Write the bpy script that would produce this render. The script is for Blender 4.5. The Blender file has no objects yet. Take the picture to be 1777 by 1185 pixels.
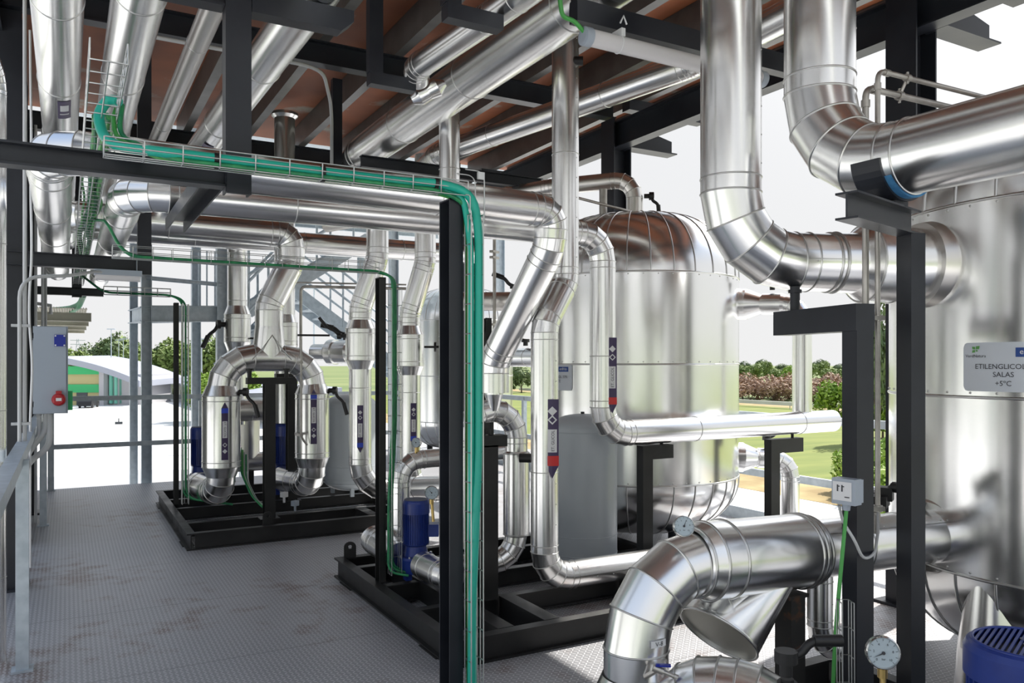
import bpy, bmesh, math, random
from mathutils import Vector, Matrix

# ------------------------------------------------------------------ camera, sky, sun, exposure
SC = bpy.context.scene
COL = SC.collection
FOC, CX, HZ, EYE = 1380.0, 888.5, 632.0, 1.6
YAW = math.radians(29.27)
ST, CT = math.sin(YAW), math.cos(YAW)

cam_data = bpy.data.cameras.new('camera')
cam = bpy.data.objects.new('camera', cam_data)
COL.objects.link(cam)
cam.location = (0, 0, EYE)
cam.rotation_euler = (math.pi / 2, 0, -YAW)
cam_data.sensor_width = 36.0
cam_data.lens = FOC / 1777 * 36
cam_data.shift_y = (HZ - 592.5) / 1777
cam_data.clip_start = 0.02
cam_data.clip_end = 3000
SC.camera = cam

SC.view_settings.view_transform = 'Standard'
SC.view_settings.look = 'None'
SC.view_settings.exposure = 0.45
SC.view_settings.gamma = 1.0
SC.view_settings.use_curve_mapping = False

world = bpy.data.worlds.new('hazy_sky')
SC.world = world
world.use_nodes = True
wn, wl = world.node_tree.nodes, world.node_tree.links
bg = wn['Background']
tc = wn.new('ShaderNodeTexCoord')
sep = wn.new('ShaderNodeSeparateXYZ')
ramp = wn.new('ShaderNodeValToRGB')
cr = ramp.color_ramp
cr.elements[0].position = 0.0
cr.elements[0].color = (0.80, 0.80, 0.80, 1)
cr.elements[1].position = 0.9
cr.elements[1].color = (0.40, 0.54, 0.80, 1)
e = cr.elements.new(0.30)
e.color = (0.78, 0.79, 0.81, 1)
e = cr.elements.new(0.55)
e.color = (0.64, 0.72, 0.86, 1)
wl.new(tc.outputs['Generated'], sep.inputs[0])
wl.new(sep.outputs['Z'], ramp.inputs[0])
# bright haze round the sun
SUN_DIR = Vector((0.64, 0.15, 0.766)).normalized()
dotn = wn.new('ShaderNodeVectorMath'); dotn.operation = 'DOT_PRODUCT'
wl.new(tc.outputs['Generated'], dotn.inputs[0]); dotn.inputs[1].default_value = SUN_DIR
mx = wn.new('ShaderNodeMath'); mx.operation = 'MAXIMUM'; wl.new(dotn.outputs['Value'], mx.inputs[0]); mx.inputs[1].default_value = 0.0
pw = wn.new('ShaderNodeMath'); pw.operation = 'POWER'; wl.new(mx.outputs[0], pw.inputs[0]); pw.inputs[1].default_value = 14.0
hz = wn.new('ShaderNodeMix'); hz.data_type = 'RGBA'; hz.blend_type = 'ADD'; hz.clamp_factor = False
sc_ = wn.new('ShaderNodeMath'); sc_.operation = 'MULTIPLY'; wl.new(pw.outputs[0], sc_.inputs[0]); sc_.inputs[1].default_value = 3.0
wl.new(sc_.outputs[0], hz.inputs[0]); wl.new(ramp.outputs[0], hz.inputs[6]); hz.inputs[7].default_value = (1.0, 0.97, 0.92, 1)
wl.new(hz.outputs[2], bg.inputs[0])
bg.inputs[1].default_value = 0.80

sun_data = bpy.data.lights.new('sun', 'SUN')
sun_data.energy = 5.5
sun_data.angle = math.radians(0.6)
sun_data.color = (1.0, 0.955, 0.88)
sun = bpy.data.objects.new('sun', sun_data)
COL.objects.link(sun)
sun.location = (48, 11, 58)
sun.rotation_euler = Vector((0.64, 0.15, 0.766)).to_track_quat('Z', 'Y').to_euler()

# ------------------------------------------------------------------ measuring: a viewed direction meets a plane
def ray(px, py):
    a = (px - CX) / FOC
    return Vector((ST + CT * a, CT - ST * a, (HZ - py) / FOC))
EYEV = Vector((0, 0, EYE))
def atD(px, py, d): return EYEV + ray(px, py) * d
def atX(px, py, x): r = ray(px, py); return EYEV + r * (x / r.x)
def atY(px, py, y): r = ray(px, py); return EYEV + r * (y / r.y)
def atZ(px, py, z): r = ray(px, py); return EYEV + r * ((z - EYE) / r.z)
V = Vector
Z = Vector((0, 0, 1))

# ------------------------------------------------------------------ materials
class NT:
    def __init__(s, mat):
        s.t = mat.node_tree; s.n = s.t.nodes; s.l = s.t.links
    def add(s, typ, ins=None, **props):
        nd = s.n.new(typ)
        for k, v in props.items(): setattr(nd, k, v)
        for k, v in (ins or {}).items():
            if isinstance(v, bpy.types.NodeSocket): s.l.new(v, nd.inputs[k])
            else: nd.inputs[k].default_value = v
        return nd
    def m(s, op, a, b=0.0, c=None):
        ins = {0: a, 1: b}
        if c is not None: ins[2] = c
        return s.add('ShaderNodeMath', ins, operation=op).outputs[0]
    def mix(s, f, a, b):
        nd = s.n.new('ShaderNodeMix'); nd.data_type = 'RGBA'
        for i, v in ((0, f), (6, a), (7, b)):
            if isinstance(v, bpy.types.NodeSocket): s.l.new(v, nd.inputs[i])
            else: nd.inputs[i].default_value = v
        return nd.outputs[2]
    def ramp(s, f, stops):
        nd = s.n.new('ShaderNodeValToRGB'); s.l.new(f, nd.inputs[0])
        el = nd.color_ramp.elements
        while len(el) < len(stops): el.new(0.5)
        for e_, (p, c) in zip(el, stops):
            e_.position = p; e_.color = c if len(c) == 4 else (*c, 1)
        return nd.outputs[0]

def mat(name, col, rough=0.5, metal=0.0, **kw):
    mt = bpy.data.materials.new(name); mt.use_nodes = True
    b = mt.node_tree.nodes['Principled BSDF']
    b.inputs['Base Color'].default_value = (*col, 1)
    b.inputs['Roughness'].default_value = rough
    b.inputs['Metallic'].default_value = metal
    for k, v in kw.items(): b.inputs[k].default_value = v
    return mt
def nt(mt): return NT(mt), mt.node_tree.nodes['Principled BSDF']

def noisy(name, col, col2, scale, rough=0.5, metal=0.0, bump=0.0, bscale=None, rough2=None, stretch=(1, 1, 1), lo=0.35, hi=0.65):
    mt = mat(name, col, rough, metal)
    n, b = nt(mt)
    tcn = n.add('ShaderNodeTexCoord')
    mp = n.add('ShaderNodeMapping', {'Vector': tcn.outputs['Object'], 'Scale': stretch})
    ns = n.add('ShaderNodeTexNoise', {'Vector': mp.outputs[0], 'Scale': scale, 'Detail': 5.0})
    c = n.ramp(ns.outputs[0], [(lo, col), (hi, col2)])
    n.l.new(c, b.inputs['Base Color'])
    if rough2 is not None:
        r = n.add('ShaderNodeMapRange', {0: ns.outputs[0], 1: lo, 2: hi, 3: rough, 4: rough2})
        n.l.new(r.outputs[0], b.inputs['Roughness'])
    if bump:
        nb = n.add('ShaderNodeTexNoise', {'Vector': mp.outputs[0], 'Scale': bscale or scale, 'Detail': 2.0})
        bp = n.add('ShaderNodeBump', {'Strength': bump, 'Distance': 0.02, 'Height': nb.outputs[0]})
        n.l.new(bp.outputs[0], b.inputs['Normal'])
    return mt

def jacket(name, base, r0, r1, bump, wav):
    # rolled aluminium cladding: slightly wavy sheet, uneven sheen
    mt = mat(name, base, r0, 1.0)
    n, b = nt(mt)
    tcn = n.add('ShaderNodeTexCoord')
    ns = n.add('ShaderNodeTexNoise', {'Vector': tcn.outputs['Object'], 'Scale': 2.3, 'Detail': 4.0})
    r = n.add('ShaderNodeMapRange', {0: ns.outputs[0], 1: 0.1, 2: 0.9, 3: r0, 4: r1})
    n.l.new(r.outputs[0], b.inputs['Roughness'])
    nb = n.add('ShaderNodeTexNoise', {'Vector': tcn.outputs['Object'], 'Scale': wav, 'Detail': 0.0})
    bp = n.add('ShaderNodeBump', {'Strength': bump, 'Distance': 0.012, 'Height': nb.outputs[0]})
    n.l.new(bp.outputs[0], b.inputs['Normal'])
    return mt

M = {}
M['jacket'] = jacket('aluminium_jacket', (0.90, 0.90, 0.895), 0.20, 0.29, 0.05, 2.5)
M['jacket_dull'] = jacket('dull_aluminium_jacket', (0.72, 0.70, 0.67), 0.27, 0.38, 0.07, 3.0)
M['tank'] = jacket('tank_cladding', (0.90, 0.90, 0.895), 0.17, 0.25, 0.06, 1.2)
M['bead'] = mat('bead_metal', (0.60, 0.60, 0.59), 0.28, 1.0)
M['galv'] = noisy('galvanised_steel', (0.42, 0.48, 0.53), (0.54, 0.60, 0.65), 14, 0.42, 0.35, rough2=0.55)
M['wire'] = mat('zinc_wire', (0.55, 0.56, 0.56), 0.35, 0.9)
M['zinc_tube'] = noisy('zinc_tube', (0.36, 0.34, 0.32), (0.52, 0.5, 0.47), 9, 0.4, 0.85)
M['steel'] = noisy('anthracite_paint', (0.014, 0.016, 0.022), (0.024, 0.027, 0.035), 3, 0.32, 0.0, rough2=0.42)
M['steel_dark'] = noisy('dark_frame_paint', (0.012, 0.0125, 0.013), (0.024, 0.024, 0.024), 4, 0.36, 0.0, rough2=0.5)
for k_ in ('steel', 'steel_dark'): M[k_].node_tree.nodes['Principled BSDF'].inputs['Specular IOR Level'].default_value = 0.36
M['steel_pale'] = noisy('dusty_grey_paint', (0.075, 0.073, 0.070), (0.11, 0.107, 0.102), 5, 0.35)
M['rust'] = noisy('rusty_edge_paint', (0.03, 0.029, 0.028), (0.20, 0.08, 0.03), 9, 0.6, lo=0.58, hi=0.74)
M['teal'] = mat('teal_hose', (0.015, 0.40, 0.30), 0.38)
M['green'] = mat('green_cable', (0.07, 0.36, 0.075), 0.42)
M['dgreen'] = noisy('dark_green_cable', (0.012, 0.17, 0.075), (0.03, 0.28, 0.10), 20, 0.45)
M['blue'] = noisy('motor_blue_paint', (0.010, 0.028, 0.19), (0.016, 0.045, 0.27), 6, 0.28, bump=0.0, rough2=0.4)
M['grille'] = mat('grille_grey', (0.10, 0.115, 0.18), 0.4, 0.3)
M['vessel'] = noisy('vessel_grey_paint', (0.42, 0.465, 0.50), (0.46, 0.505, 0.54), 2, 0.28)
M['black'] = mat('black_plastic', (0.012, 0.012, 0.013), 0.45)
M['rubber'] = mat('dark_rubber', (0.022, 0.023, 0.025), 0.65)
M['white'] = mat('white_plastic', (0.72, 0.73, 0.74), 0.4)
M['lgrey'] = mat('light_grey_plastic', (0.36, 0.41, 0.48), 0.42)
M['conduit'] = mat('grey_conduit', (0.55, 0.56, 0.57), 0.4)
M['red'] = mat('red_plastic', (0.42, 0.012, 0.02), 0.35)
M['bluep'] = mat('blue_plastic', (0.006, 0.02, 0.30), 0.35)
M['bluefoam'] = noisy('blue_padding', (0.03, 0.15, 0.33), (0.06, 0.22, 0.42), 30, 0.8)
M['brass'] = mat('brass', (0.55, 0.40, 0.16), 0.35, 1.0)
M['steelbright'] = mat('bright_steel', (0.72, 0.72, 0.72), 0.2, 1.0)
M['purple'] = mat('purple_sticker', (0.055, 0.036, 0.105), 0.4)
M['stwhite'] = mat('white_sticker', (0.72, 0.73, 0.75), 0.4)
M['sign'] = mat('white_sign', (0.60, 0.64, 0.70), 0.35)
M['stred'] = mat('red_band', (0.60, 0.03, 0.03), 0.4)
M['stblue'] = mat('blue_band', (0.03, 0.07, 0.55), 0.4)
M['ink'] = mat('ink', (0.035, 0.035, 0.045), 0.5)
M['inkblue'] = mat('logo_blue', (0.012, 0.06, 0.27), 0.4)
M['leafgreen'] = mat('logo_green', (0.11, 0.36, 0.08), 0.4)
M['dial'] = mat('dial_face', (0.42, 0.50, 0.55), 0.4)
M['glass'] = mat('gauge_glass', (1, 1, 1), 0.02, 0.0, **{'Transmission Weight': 1.0, 'IOR': 1.2})
M['diffuser'] = mat('lamp_diffuser', (0.86, 0.84, 0.86), 0.25, 0.0, **{'Transmission Weight': 0.25, 'IOR': 1.3})
M['inside'] = mat('raw_sheet_inside', (0.50, 0.49, 0.44), 0.5, 0.6)

# rust red roof boards with pale worn patches
mt = mat('roof_boards', (0.3, 0.1, 0.05), 0.62)
n, b = nt(mt)
tcn = n.add('ShaderNodeTexCoord')
n1 = n.add('ShaderNodeTexNoise', {'Vector': tcn.outputs['Object'], 'Scale': 0.9, 'Detail': 3.0})
n2 = n.add('ShaderNodeTexNoise', {'Vector': tcn.outputs['Object'], 'Scale': 1.6, 'Detail': 6.0})
c1 = n.ramp(n1.outputs[0], [(0.35, (0.22, 0.078, 0.042)), (0.65, (0.42, 0.14, 0.06))])
f = n.ramp(n2.outputs[0], [(0.60, (0, 0, 0)), (0.68, (1, 1, 1))])
fac = n.add('ShaderNodeSeparateColor', {0: f}).outputs[0]
c2 = n.mix(n.m('MULTIPLY', fac, 0.75), c1, (0.40, 0.42, 0.36, 1))
n.l.new(c2, b.inputs['Base Color'])
M['roof'] = mt

# raised tear plate floor, worn and a little rust stained
mt = mat('tread_plate', (0.3, 0.3, 0.3), 0.45, 0.35)
n, b = nt(mt)
tcn = n.add('ShaderNodeTexCoord')
sp = n.add('ShaderNodeSeparateXYZ', {0: tcn.outputs['Object']})
u = n.m('DIVIDE', sp.outputs[0], 0.026); v = n.m('DIVIDE', sp.outputs[1], 0.026)
fu = n.m('SUBTRACT', n.m('FRACT', u), 0.5); fv = n.m('SUBTRACT', n.m('FRACT', v), 0.5)
par = n.m('FLOORED_MODULO', n.m('ADD', n.m('FLOOR', u), n.m('FLOOR', v)), 2.0)
p = n.m('MULTIPLY', n.m('ADD', fu, fv), 0.707); q = n.m('MULTIPLY', n.m('SUBTRACT', fu, fv), 0.707)
d = n.m('SUBTRACT', q, p)
A = n.m('ADD', p, n.m('MULTIPLY', d, par)); B = n.m('SUBTRACT', q, n.m('MULTIPLY', d, par))
ee = n.m('ADD', n.m('POWER', n.m('DIVIDE', n.m('ABSOLUTE', A), 0.46), 2.0), n.m('POWER', n.m('DIVIDE', n.m('ABSOLUTE', B), 0.17), 2.0))
tear = n.add('ShaderNodeMapRange', {0: ee, 1: 1.15, 2: 0.55, 3: 0.0, 4: 1.0}).outputs[0]
ns = n.add('ShaderNodeTexNoise', {'Vector': tcn.outputs['Object'], 'Scale': 0.8, 'Detail': 5.0})
nf = n.add('ShaderNodeTexNoise', {'Vector': tcn.outputs['Object'], 'Scale': 6.0, 'Detail': 6.0})
base = n.ramp(ns.outputs[0], [(0.3, (0.31, 0.315, 0.335)), (0.7, (0.41, 0.415, 0.435))])
st = n.add('ShaderNodeMapRange', {0: n.m('MULTIPLY', ns.outputs[0], nf.outputs[0]), 1: 0.28, 2: 0.40, 3: 0.0, 4: 0.62}).outputs[0]
base = n.mix(st, base, (0.17, 0.095, 0.065, 1))
top = n.mix(n.m('MULTIPLY', tear, 0.85), base, (0.66, 0.66, 0.68, 1))
# joints between plates every 1.2 m along the walkway
jy = n.m('ABSOLUTE', n.m('SUBTRACT', n.m('FRACT', n.m('DIVIDE', n.m('ADD', sp.outputs[1], 0.25), 1.2)), 0.5))
jm = n.m('GREATER_THAN', jy, 0.4972)
jm2 = n.m('MULTIPLY', jm, 0.5)
top = n.mix(jm2, top, (0.09, 0.085, 0.085, 1))
n.l.new(top, b.inputs['Base Color'])
bp = n.add('ShaderNodeBump', {'Strength': 0.5, 'Distance': 0.002, 'Height': tear})
n.l.new(bp.outputs[0], b.inputs['Normal'])
M['floor'] = mt

M['concrete'] = noisy('pale_concrete', (0.60, 0.58, 0.55), (0.70, 0.68, 0.65), 0.3, 0.85)
M['yard'] = noisy('yard_concrete', (0.66, 0.65, 0.63), (0.74, 0.73, 0.71), 0.05, 0.85)
M['grass'] = noisy('mown_grass', (0.125, 0.165, 0.025), (0.20, 0.225, 0.045), 0.22, 0.9, stretch=(0.5, 2.2, 1))
M['drygrass'] = noisy('dry_grass', (0.27, 0.19, 0.08), (0.40, 0.32, 0.15), 0.5, 0.9)
M['field'] = noisy('far_fields', (0.10, 0.15, 0.04), (0.20, 0.23, 0.08), 0.02, 0.9, stretch=(0.3, 2, 1))
M['leaf1'] = noisy('tree_leaves', (0.12, 0.19, 0.045), (0.26, 0.33, 0.10), 0.6, 0.7)
M['leaf2'] = noisy('dark_leaves', (0.075, 0.125, 0.05), (0.18, 0.235, 0.10), 0.6, 0.7)
M['leaf3'] = noisy('bright_leaves', (0.15, 0.27, 0.02), (0.28, 0.40, 0.05), 0.9, 0.7)
M['brush'] = noisy('reddish_brush', (0.31, 0.20, 0.14), (0.46, 0.33, 0.24), 0.5, 0.85)
M['bark'] = noisy('bark', (0.10, 0.07, 0.05), (0.16, 0.12, 0.09), 4, 0.9)
M['whitepaint'] = mat('white_facade', (0.42, 0.42, 0.44), 0.5)
M['roofwhite'] = mat('pale_metal_roof', (0.34, 0.36, 0.42), 0.5)
M['gpanel'] = mat('green_panel', (0.03, 0.42, 0.14), 0.45)
M['tpanel'] = mat('turquoise_panel', (0.22, 0.62, 0.48), 0.45)
M['tan'] = mat('tan_wall', (0.48, 0.42, 0.20), 0.6)
M['darkglass'] = mat('dark_window', (0.03, 0.04, 0.05), 0.2)
M['wallclad'] = noisy('beige_wall_cladding', (0.26, 0.255, 0.225), (0.32, 0.315, 0.28), 2, 0.5)
M['beige'] = noisy('beige_corrugated_sheet', (0.42, 0.40, 0.33), (0.52, 0.50, 0.42), 3, 0.55)

# ------------------------------------------------------------------ mesh builder
class MB:
    def __init__(s): s.v = []; s.f = []; s.s = []
    def add(s, vs, fs, smooth=False):
        o = len(s.v); s.v.extend([tuple(x) for x in vs])
        for f_ in fs: s.f.append([i + o for i in f_]); s.s.append(smooth)
        return s
    def box(s, c, size, rz=0.0, mtx=None):
        hx, hy, hz = size[0] / 2, size[1] / 2, size[2] / 2
        m_ = mtx or Matrix.Rotation(rz, 3, 'Z')
        c = V(c)
        vs = [c + m_ @ V((x, y, z)) for x in (-hx, hx) for y in (-hy, hy) for z in (-hz, hz)]
        return s.add(vs, [(0, 1, 3, 2), (4, 6, 7, 5), (0, 4, 5, 1), (2, 3, 7, 6), (0, 2, 6, 4), (1, 5, 7, 3)])
    def bx(s, x0, x1, y0, y1, z0, z1):
        return s.box(((x0 + x1) / 2, (y0 + y1) / 2, (z0 + z1) / 2), (abs(x1 - x0), abs(y1 - y0), abs(z1 - z0)))
    def rings(s, rs, close=False, smooth=True, cap=False):
        k = len(rs[0]); vs = [p_ for r in rs for p_ in r]; fs = []
        for i in range(len(rs) - 1):
            for j in range(k):
                fs.append((i * k + j, i * k + (j + 1) % k, (i + 1) * k + (j + 1) % k, (i + 1) * k + j))
        s.add(vs, fs, smooth)
        if cap:
            s.add(rs[0], [tuple(range(k))[::-1]]); s.add(rs[-1], [tuple(range(k))])
        return s
    def circ(s, c, u_, w_, r, k):
        return [c + (u_ * math.cos(2 * math.pi * j / k) + w_ * math.sin(2 * math.pi * j / k)) * r for j in range(k)]
    def cyl(s, p0, p1, r0, r1=None, k=24, cap=True):
        r1 = r0 if r1 is None else r1
        d_ = (V(p1) - V(p0)).normalized(); u_, w_ = basis(d_)
        return s.rings([s.circ(V(p0), u_, w_, r0, k), s.circ(V(p1), u_, w_, r1, k)], cap=cap)
    def torus(s, c, u_, w_, R, mr, k=32, mk=6):
        nrm = u_.cross(w_)
        rs = []
        for j in range(k + 1):
            a = 2 * math.pi * j / k; rad = u_ * math.cos(a) + w_ * math.sin(a)
            rs.append(s.circ(c + rad * R, rad, nrm, mr, mk))
        return s.rings(rs)
    def tube(s, pts, r, k=10, cap=True):
        pts = [V(p_) for p_ in pts]; rs = []
        t0 = (pts[1] - pts[0]).normalized(); u_, w_ = basis(t0)
        for i, p_ in enumerate(pts):
            t = (pts[min(i + 1, len(pts) - 1)] - pts[max(i - 1, 0)]).normalized()
            u_ = (u_ - t * u_.dot(t)).normalized(); w_ = t.cross(u_)
            rs.append(s.circ(p_, u_, w_, r, k))
        return s.rings(rs, cap=cap)
    def lathe(s, o, ax, prof, k=32, sharp=True, cap=True):
        o = V(o); ax = V(ax).normalized(); u_, w_ = basis(ax)
        rs = [s.circ(o + ax * t, u_, w_, max(r, 1e-4), k) for t, r in prof]
        if sharp:
            for a, b_ in zip(rs[:-1], rs[1:]): s.rings([a, b_])
        else: s.rings(rs)
        if cap:
            s.add(rs[0], [tuple(range(k))[::-1]]); s.add(rs[-1], [tuple(range(k))])
        return s
    def prism(s, poly, p0, p1, xdir):
        p0, p1 = V(p0), V(p1); d_ = (p1 - p0).normalized()
        x_ = V(xdir); x_ = (x_ - d_ * x_.dot(d_)).normalized(); y_ = d_.cross(x_)
        a = [p0 + x_ * q_[0] + y_ * q_[1] for q_ in poly]; b_ = [p1 + x_ * q_[0] + y_ * q_[1] for q_ in poly]
        k = len(poly)
        s.add(a + b_, [(j, (j + 1) % k, (j + 1) % k + k, j + k) for j in range(k)] + [tuple(range(k))[::-1], tuple(range(k, 2 * k))])
        return s
    def ibeam(s, p0, p1, w, h, tf=0.012, tw=0.008, up=Z):
        # H section: flanges w wide, total depth h measured along `up`
        p0, p1 = V(p0), V(p1); d_ = (p1 - p0).normalized(); side = d_.cross(V(up)).normalized()
        a, b_, t, g = w / 2, h / 2, tw / 2, tf
        poly = [(-a, -b_), (a, -b_), (a, -b_ + g), (t, -b_ + g), (t, b_ - g), (a, b_ - g), (a, b_), (-a, b_), (-a, b_ - g), (-t, b_ - g), (-t, -b_ + g), (-a, -b_ + g)]
        y_ = d_.cross(side)
        sg = 1 if y_.dot(V(up)) > 0 else -1
        return s.prism([(x, y * sg) for x, y in poly], p0, p1, side)
    def channel(s, p0, p1, b_, h, opening, t=0.008):
        # U section: web height h, flange length b_, open towards `opening`
        p0, p1 = V(p0), V(p1); d_ = (p1 - p0).normalized()
        x_ = V(opening); x_ = (x_ - d_ * x_.dot(d_)).normalized()
        H = h / 2
        poly = [(-b_ / 2, -H), (b_ / 2, -H), (b_ / 2, -H + t), (-b_ / 2 + t, -H + t), (-b_ / 2 + t, H - t), (b_ / 2, H - t), (b_ / 2, H), (-b_ / 2, H)]
        return s.prism(poly, p0, p1, x_)
    def mesh(s, name, m_, off=V((0, 0, 0))):
        me = bpy.data.meshes.new(name)
        me.from_pydata([(a[0] - off.x, a[1] - off.y, a[2] - off.z) for a in s.v], [], s.f)
        me.polygons.foreach_set('use_smooth', s.s)
        bm = bmesh.new(); bm.from_mesh(me)
        bmesh.ops.recalc_face_normals(bm, faces=bm.faces)
        bm.to_mesh(me); bm.free()
        me.materials.append(m_ if not isinstance(m_, str) else M[m_])
        me.update()
        return me
    def build(s, name, m_, parent=None):
        if parent is None:
            xs = [a[0] for a in s.v]; ys = [a[1] for a in s.v]; zs = [a[2] for a in s.v]
            off = V(((min(xs) + max(xs)) / 2, (min(ys) + max(ys)) / 2, min(zs)))
        else: off = V((0, 0, 0))
        o = bpy.data.objects.new(name, s.mesh(name, m_, off))
        COL.objects.link(o)
        if parent is None: o.location = off
        else:
            o.parent = parent
            if parent.type == 'EMPTY': o.location = -V(parent.location)
            elif parent.parent is None: o.location = -V(parent.location)
        return o

def basis(d_):
    r = V((0, 0, 1)) if abs(d_.z) < 0.9 else V((0, 1, 0))
    u_ = r.cross(d_).normalized()
    return u_, d_.cross(u_)
def tag(o, label, cat, group=None, kind=None):
    if label: o['label'] = label
    if cat: o['category'] = cat
    if group: o['group'] = group
    if kind: o['kind'] = kind
    return o
def thing(name, label, cat, loc, group=None):
    o = bpy.data.objects.new(name, None); COL.objects.link(o)
    o.empty_display_size = 0.1
    o.location = V(loc)
    return tag(o, label, cat, group)
def struct(name, mb, m_, label=None, cat=None):
    o = mb.build(name, m_)
    return tag(o, label, cat, None, 'structure')
def copy_tree(o, parent=None):
    c = o.copy(); COL.objects.link(c)
    if parent is not None: c.parent = parent
    for ch in list(o.children): copy_tree(ch, c)
    return c
def arc_pts(pts, bend, nseg=6):
    # polyline with rounded corners
    pts = [V(p_) for p_ in pts]; out = [pts[0]]
    for i in range(1, len(pts) - 1):
        a, b_, c = pts[i - 1], pts[i], pts[i + 1]
        d1 = (b_ - a); d2 = (c - b_)
        t = min(bend, d1.length * 0.49, d2.length * 0.49)
        q0 = b_ - d1.normalized() * t; q1 = b_ + d2.normalized() * t
        for k in range(nseg + 1):
            s_ = k / nseg
            out.append(q0 * (1 - s_) ** 2 + b_ * 2 * s_ * (1 - s_) + q1 * s_ ** 2)
    out.append(pts[-1])
    return out

# ------------------------------------------------------------------ lettering
_txt = {}
def text_geo(body, size):
    key = (body, size)
    if key not in _txt:
        cu = bpy.data.curves.new('lettering', 'FONT'); cu.body = body; cu.size = size; cu.align_x = 'CENTER'; cu.resolution_u = 3
        ob = bpy.data.objects.new('lettering', cu); COL.objects.link(ob)
        dg = bpy.context.evaluated_depsgraph_get(); dg.update()
        me = bpy.data.meshes.new_from_object(ob.evaluated_get(dg))
        _txt[key] = ([tuple(v_.co) for v_ in me.vertices], [tuple(p_.vertices) for p_ in me.polygons])
        bpy.data.objects.remove(ob); bpy.data.curves.remove(cu); bpy.data.meshes.remove(me)
    return _txt[key]
def letters(mb, wrapf, body, size, x, y, h, turn=0.0, bold=0.0):
    vs, fs = text_geo(body, size); c, s_ = math.cos(turn), math.sin(turn)
    mb.add([wrapf(x + a * c - b_ * s_, y + a * s_ + b_ * c, h) for a, b_, _ in vs], fs)
def wrapper(o, ax, face, r):
    # sheet coordinates (x round the cylinder, y along it, h off it) to space
    o = V(o); ax = V(ax).normalized(); fc = V(face); fc = (fc - ax * fc.dot(ax)).normalized(); rt = ax.cross(fc)
    def f(x, y, h):
        a = x / r
        return o + ax * y + (fc * math.cos(a) + rt * math.sin(a)) * (r + h)
    return f
def flat(o, rt, up):
    o, rt, up = V(o), V(rt).normalized(), V(up).normalized(); nn = rt.cross(up)
    return lambda x, y, h: o + rt * x + up * y + nn * h
def patch(mb, wf, x0, x1, y0, y1, h, nx=6):
    a = [wf(x0 + (x1 - x0) * i / nx, y0, h) for i in range(nx + 1)]; b_ = [wf(x0 + (x1 - x0) * i / nx, y1, h) for i in range(nx + 1)]
    mb.add(a + b_, [(i, i + 1, i + nx + 2, i + nx + 1) for i in range(nx)], True)
def poly_patch(mb, wf, pts, h):
    mb.add([wf(x, y, h) for x, y in pts], [tuple(range(len(pts)))])

def flow_sticker(root, o, ax, r, width, length, band, arrow_up=False, turn=0.0, words='ET. GLICOL'):
    # purple arrow sticker wrapped on the cladding; o is its lower end on the pipe axis
    o = V(o); ax = V(ax).normalized(); face = EYEV - o; face -= ax * face.dot(ax); face = Matrix.Rotation(turn, 3, ax) @ face
    wf0 = wrapper(o, ax, face, r)
    wf = wf0 if not arrow_up else (lambda x, y, h: wf0(-x, length - y, h))   # turned round when the arrow points up
    w = width / 2; tip = width * 0.95
    b_ = MB(); patch(b_, wf, -w, w, tip, length, 0.0015)
    b_.add([wf(-w, tip, 0.0015), wf(0, tip, 0.0015), wf(w, tip, 0.0015), wf(0, 0, 0.0015)], [(0, 3, 1), (1, 3, 2)])
    body = tag(b_.build('flow_sticker', 'purple', root), 'purple arrow sticker', None)
    bb = MB(); patch(bb, wf, -w * 1.02, w * 1.02, tip, tip + width * 0.75, 0.0024); bb.build('colour_band', band, body)
    lw = MB(); patch(lw, wf, -w * 0.7, w * 0.7, length * 0.33, length * 0.62, 0.0024)
    for k, yy in enumerate((0.74, 0.85)):
        dd = w * 0.72; cy = length * yy
        if k:
            sg_ = r * (1 - math.cos(dd / r)) + 0.003; lw.add([wf(-dd, cy, .003), wf(0, cy - dd, .003), wf(dd, cy, .003), wf(0, cy + dd, .003), wf(0, cy, .003)], [(0, 1, 4), (1, 2, 4), (2, 3, 4), (3, 0, 4)])
        else:
            i_ = dd * 0.62
            for sgn in (-1, 1):
                lw.add([wf(x_, y_, .003) for x_, y_ in ((sgn * dd, cy), (0, cy + dd), (0, cy + i_), (sgn * i_, cy), (0, cy - i_), (0, cy - dd), (sgn * dd / 2, cy + dd / 2), (sgn * i_ / 2, cy + i_ / 2), (sgn * dd / 2, cy - dd / 2), (sgn * i_ / 2, cy - i_ / 2))], [(0, 6, 7, 3), (6, 1, 2, 7), (0, 3, 9, 8), (8, 9, 4, 5)])
    lw.build('white_panel', 'stwhite', body)
    t = MB(); letters(t, wf, words, length * 0.052, w * 0.28, length * 0.475, 0.0036, turn=math.pi / 2); t.build('lettering', 'ink', body)
    return body

# ------------------------------------------------------------------ insulated pipe runs
def elbow_mesh(mb, beads, p, d1, d2, R, r, k, gores):
    ax = d1.cross(d2).normalized(); phi = d1.angle(d2); t = R * math.tan(phi / 2)
    a0 = p - d1 * t; n1 = ax.cross(d1).normalized(); O = a0 + n1 * R
    rs = []
    for i in range(gores + 1):
        a = phi * i / gores; rad = -n1 * math.cos(a) + d1 * math.sin(a)
        rs.append((O + rad * R, rad))
    rings = [mb.circ(c, u_, ax, r, k) for c, u_ in rs]
    for a, b_ in zip(rings[:-1], rings[1:]): mb.rings([a, b_])
    for c, u_ in rs: beads.torus(c, u_, ax, r, min(0.0048, 0.024 * r + 0.001), k, 6)

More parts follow.
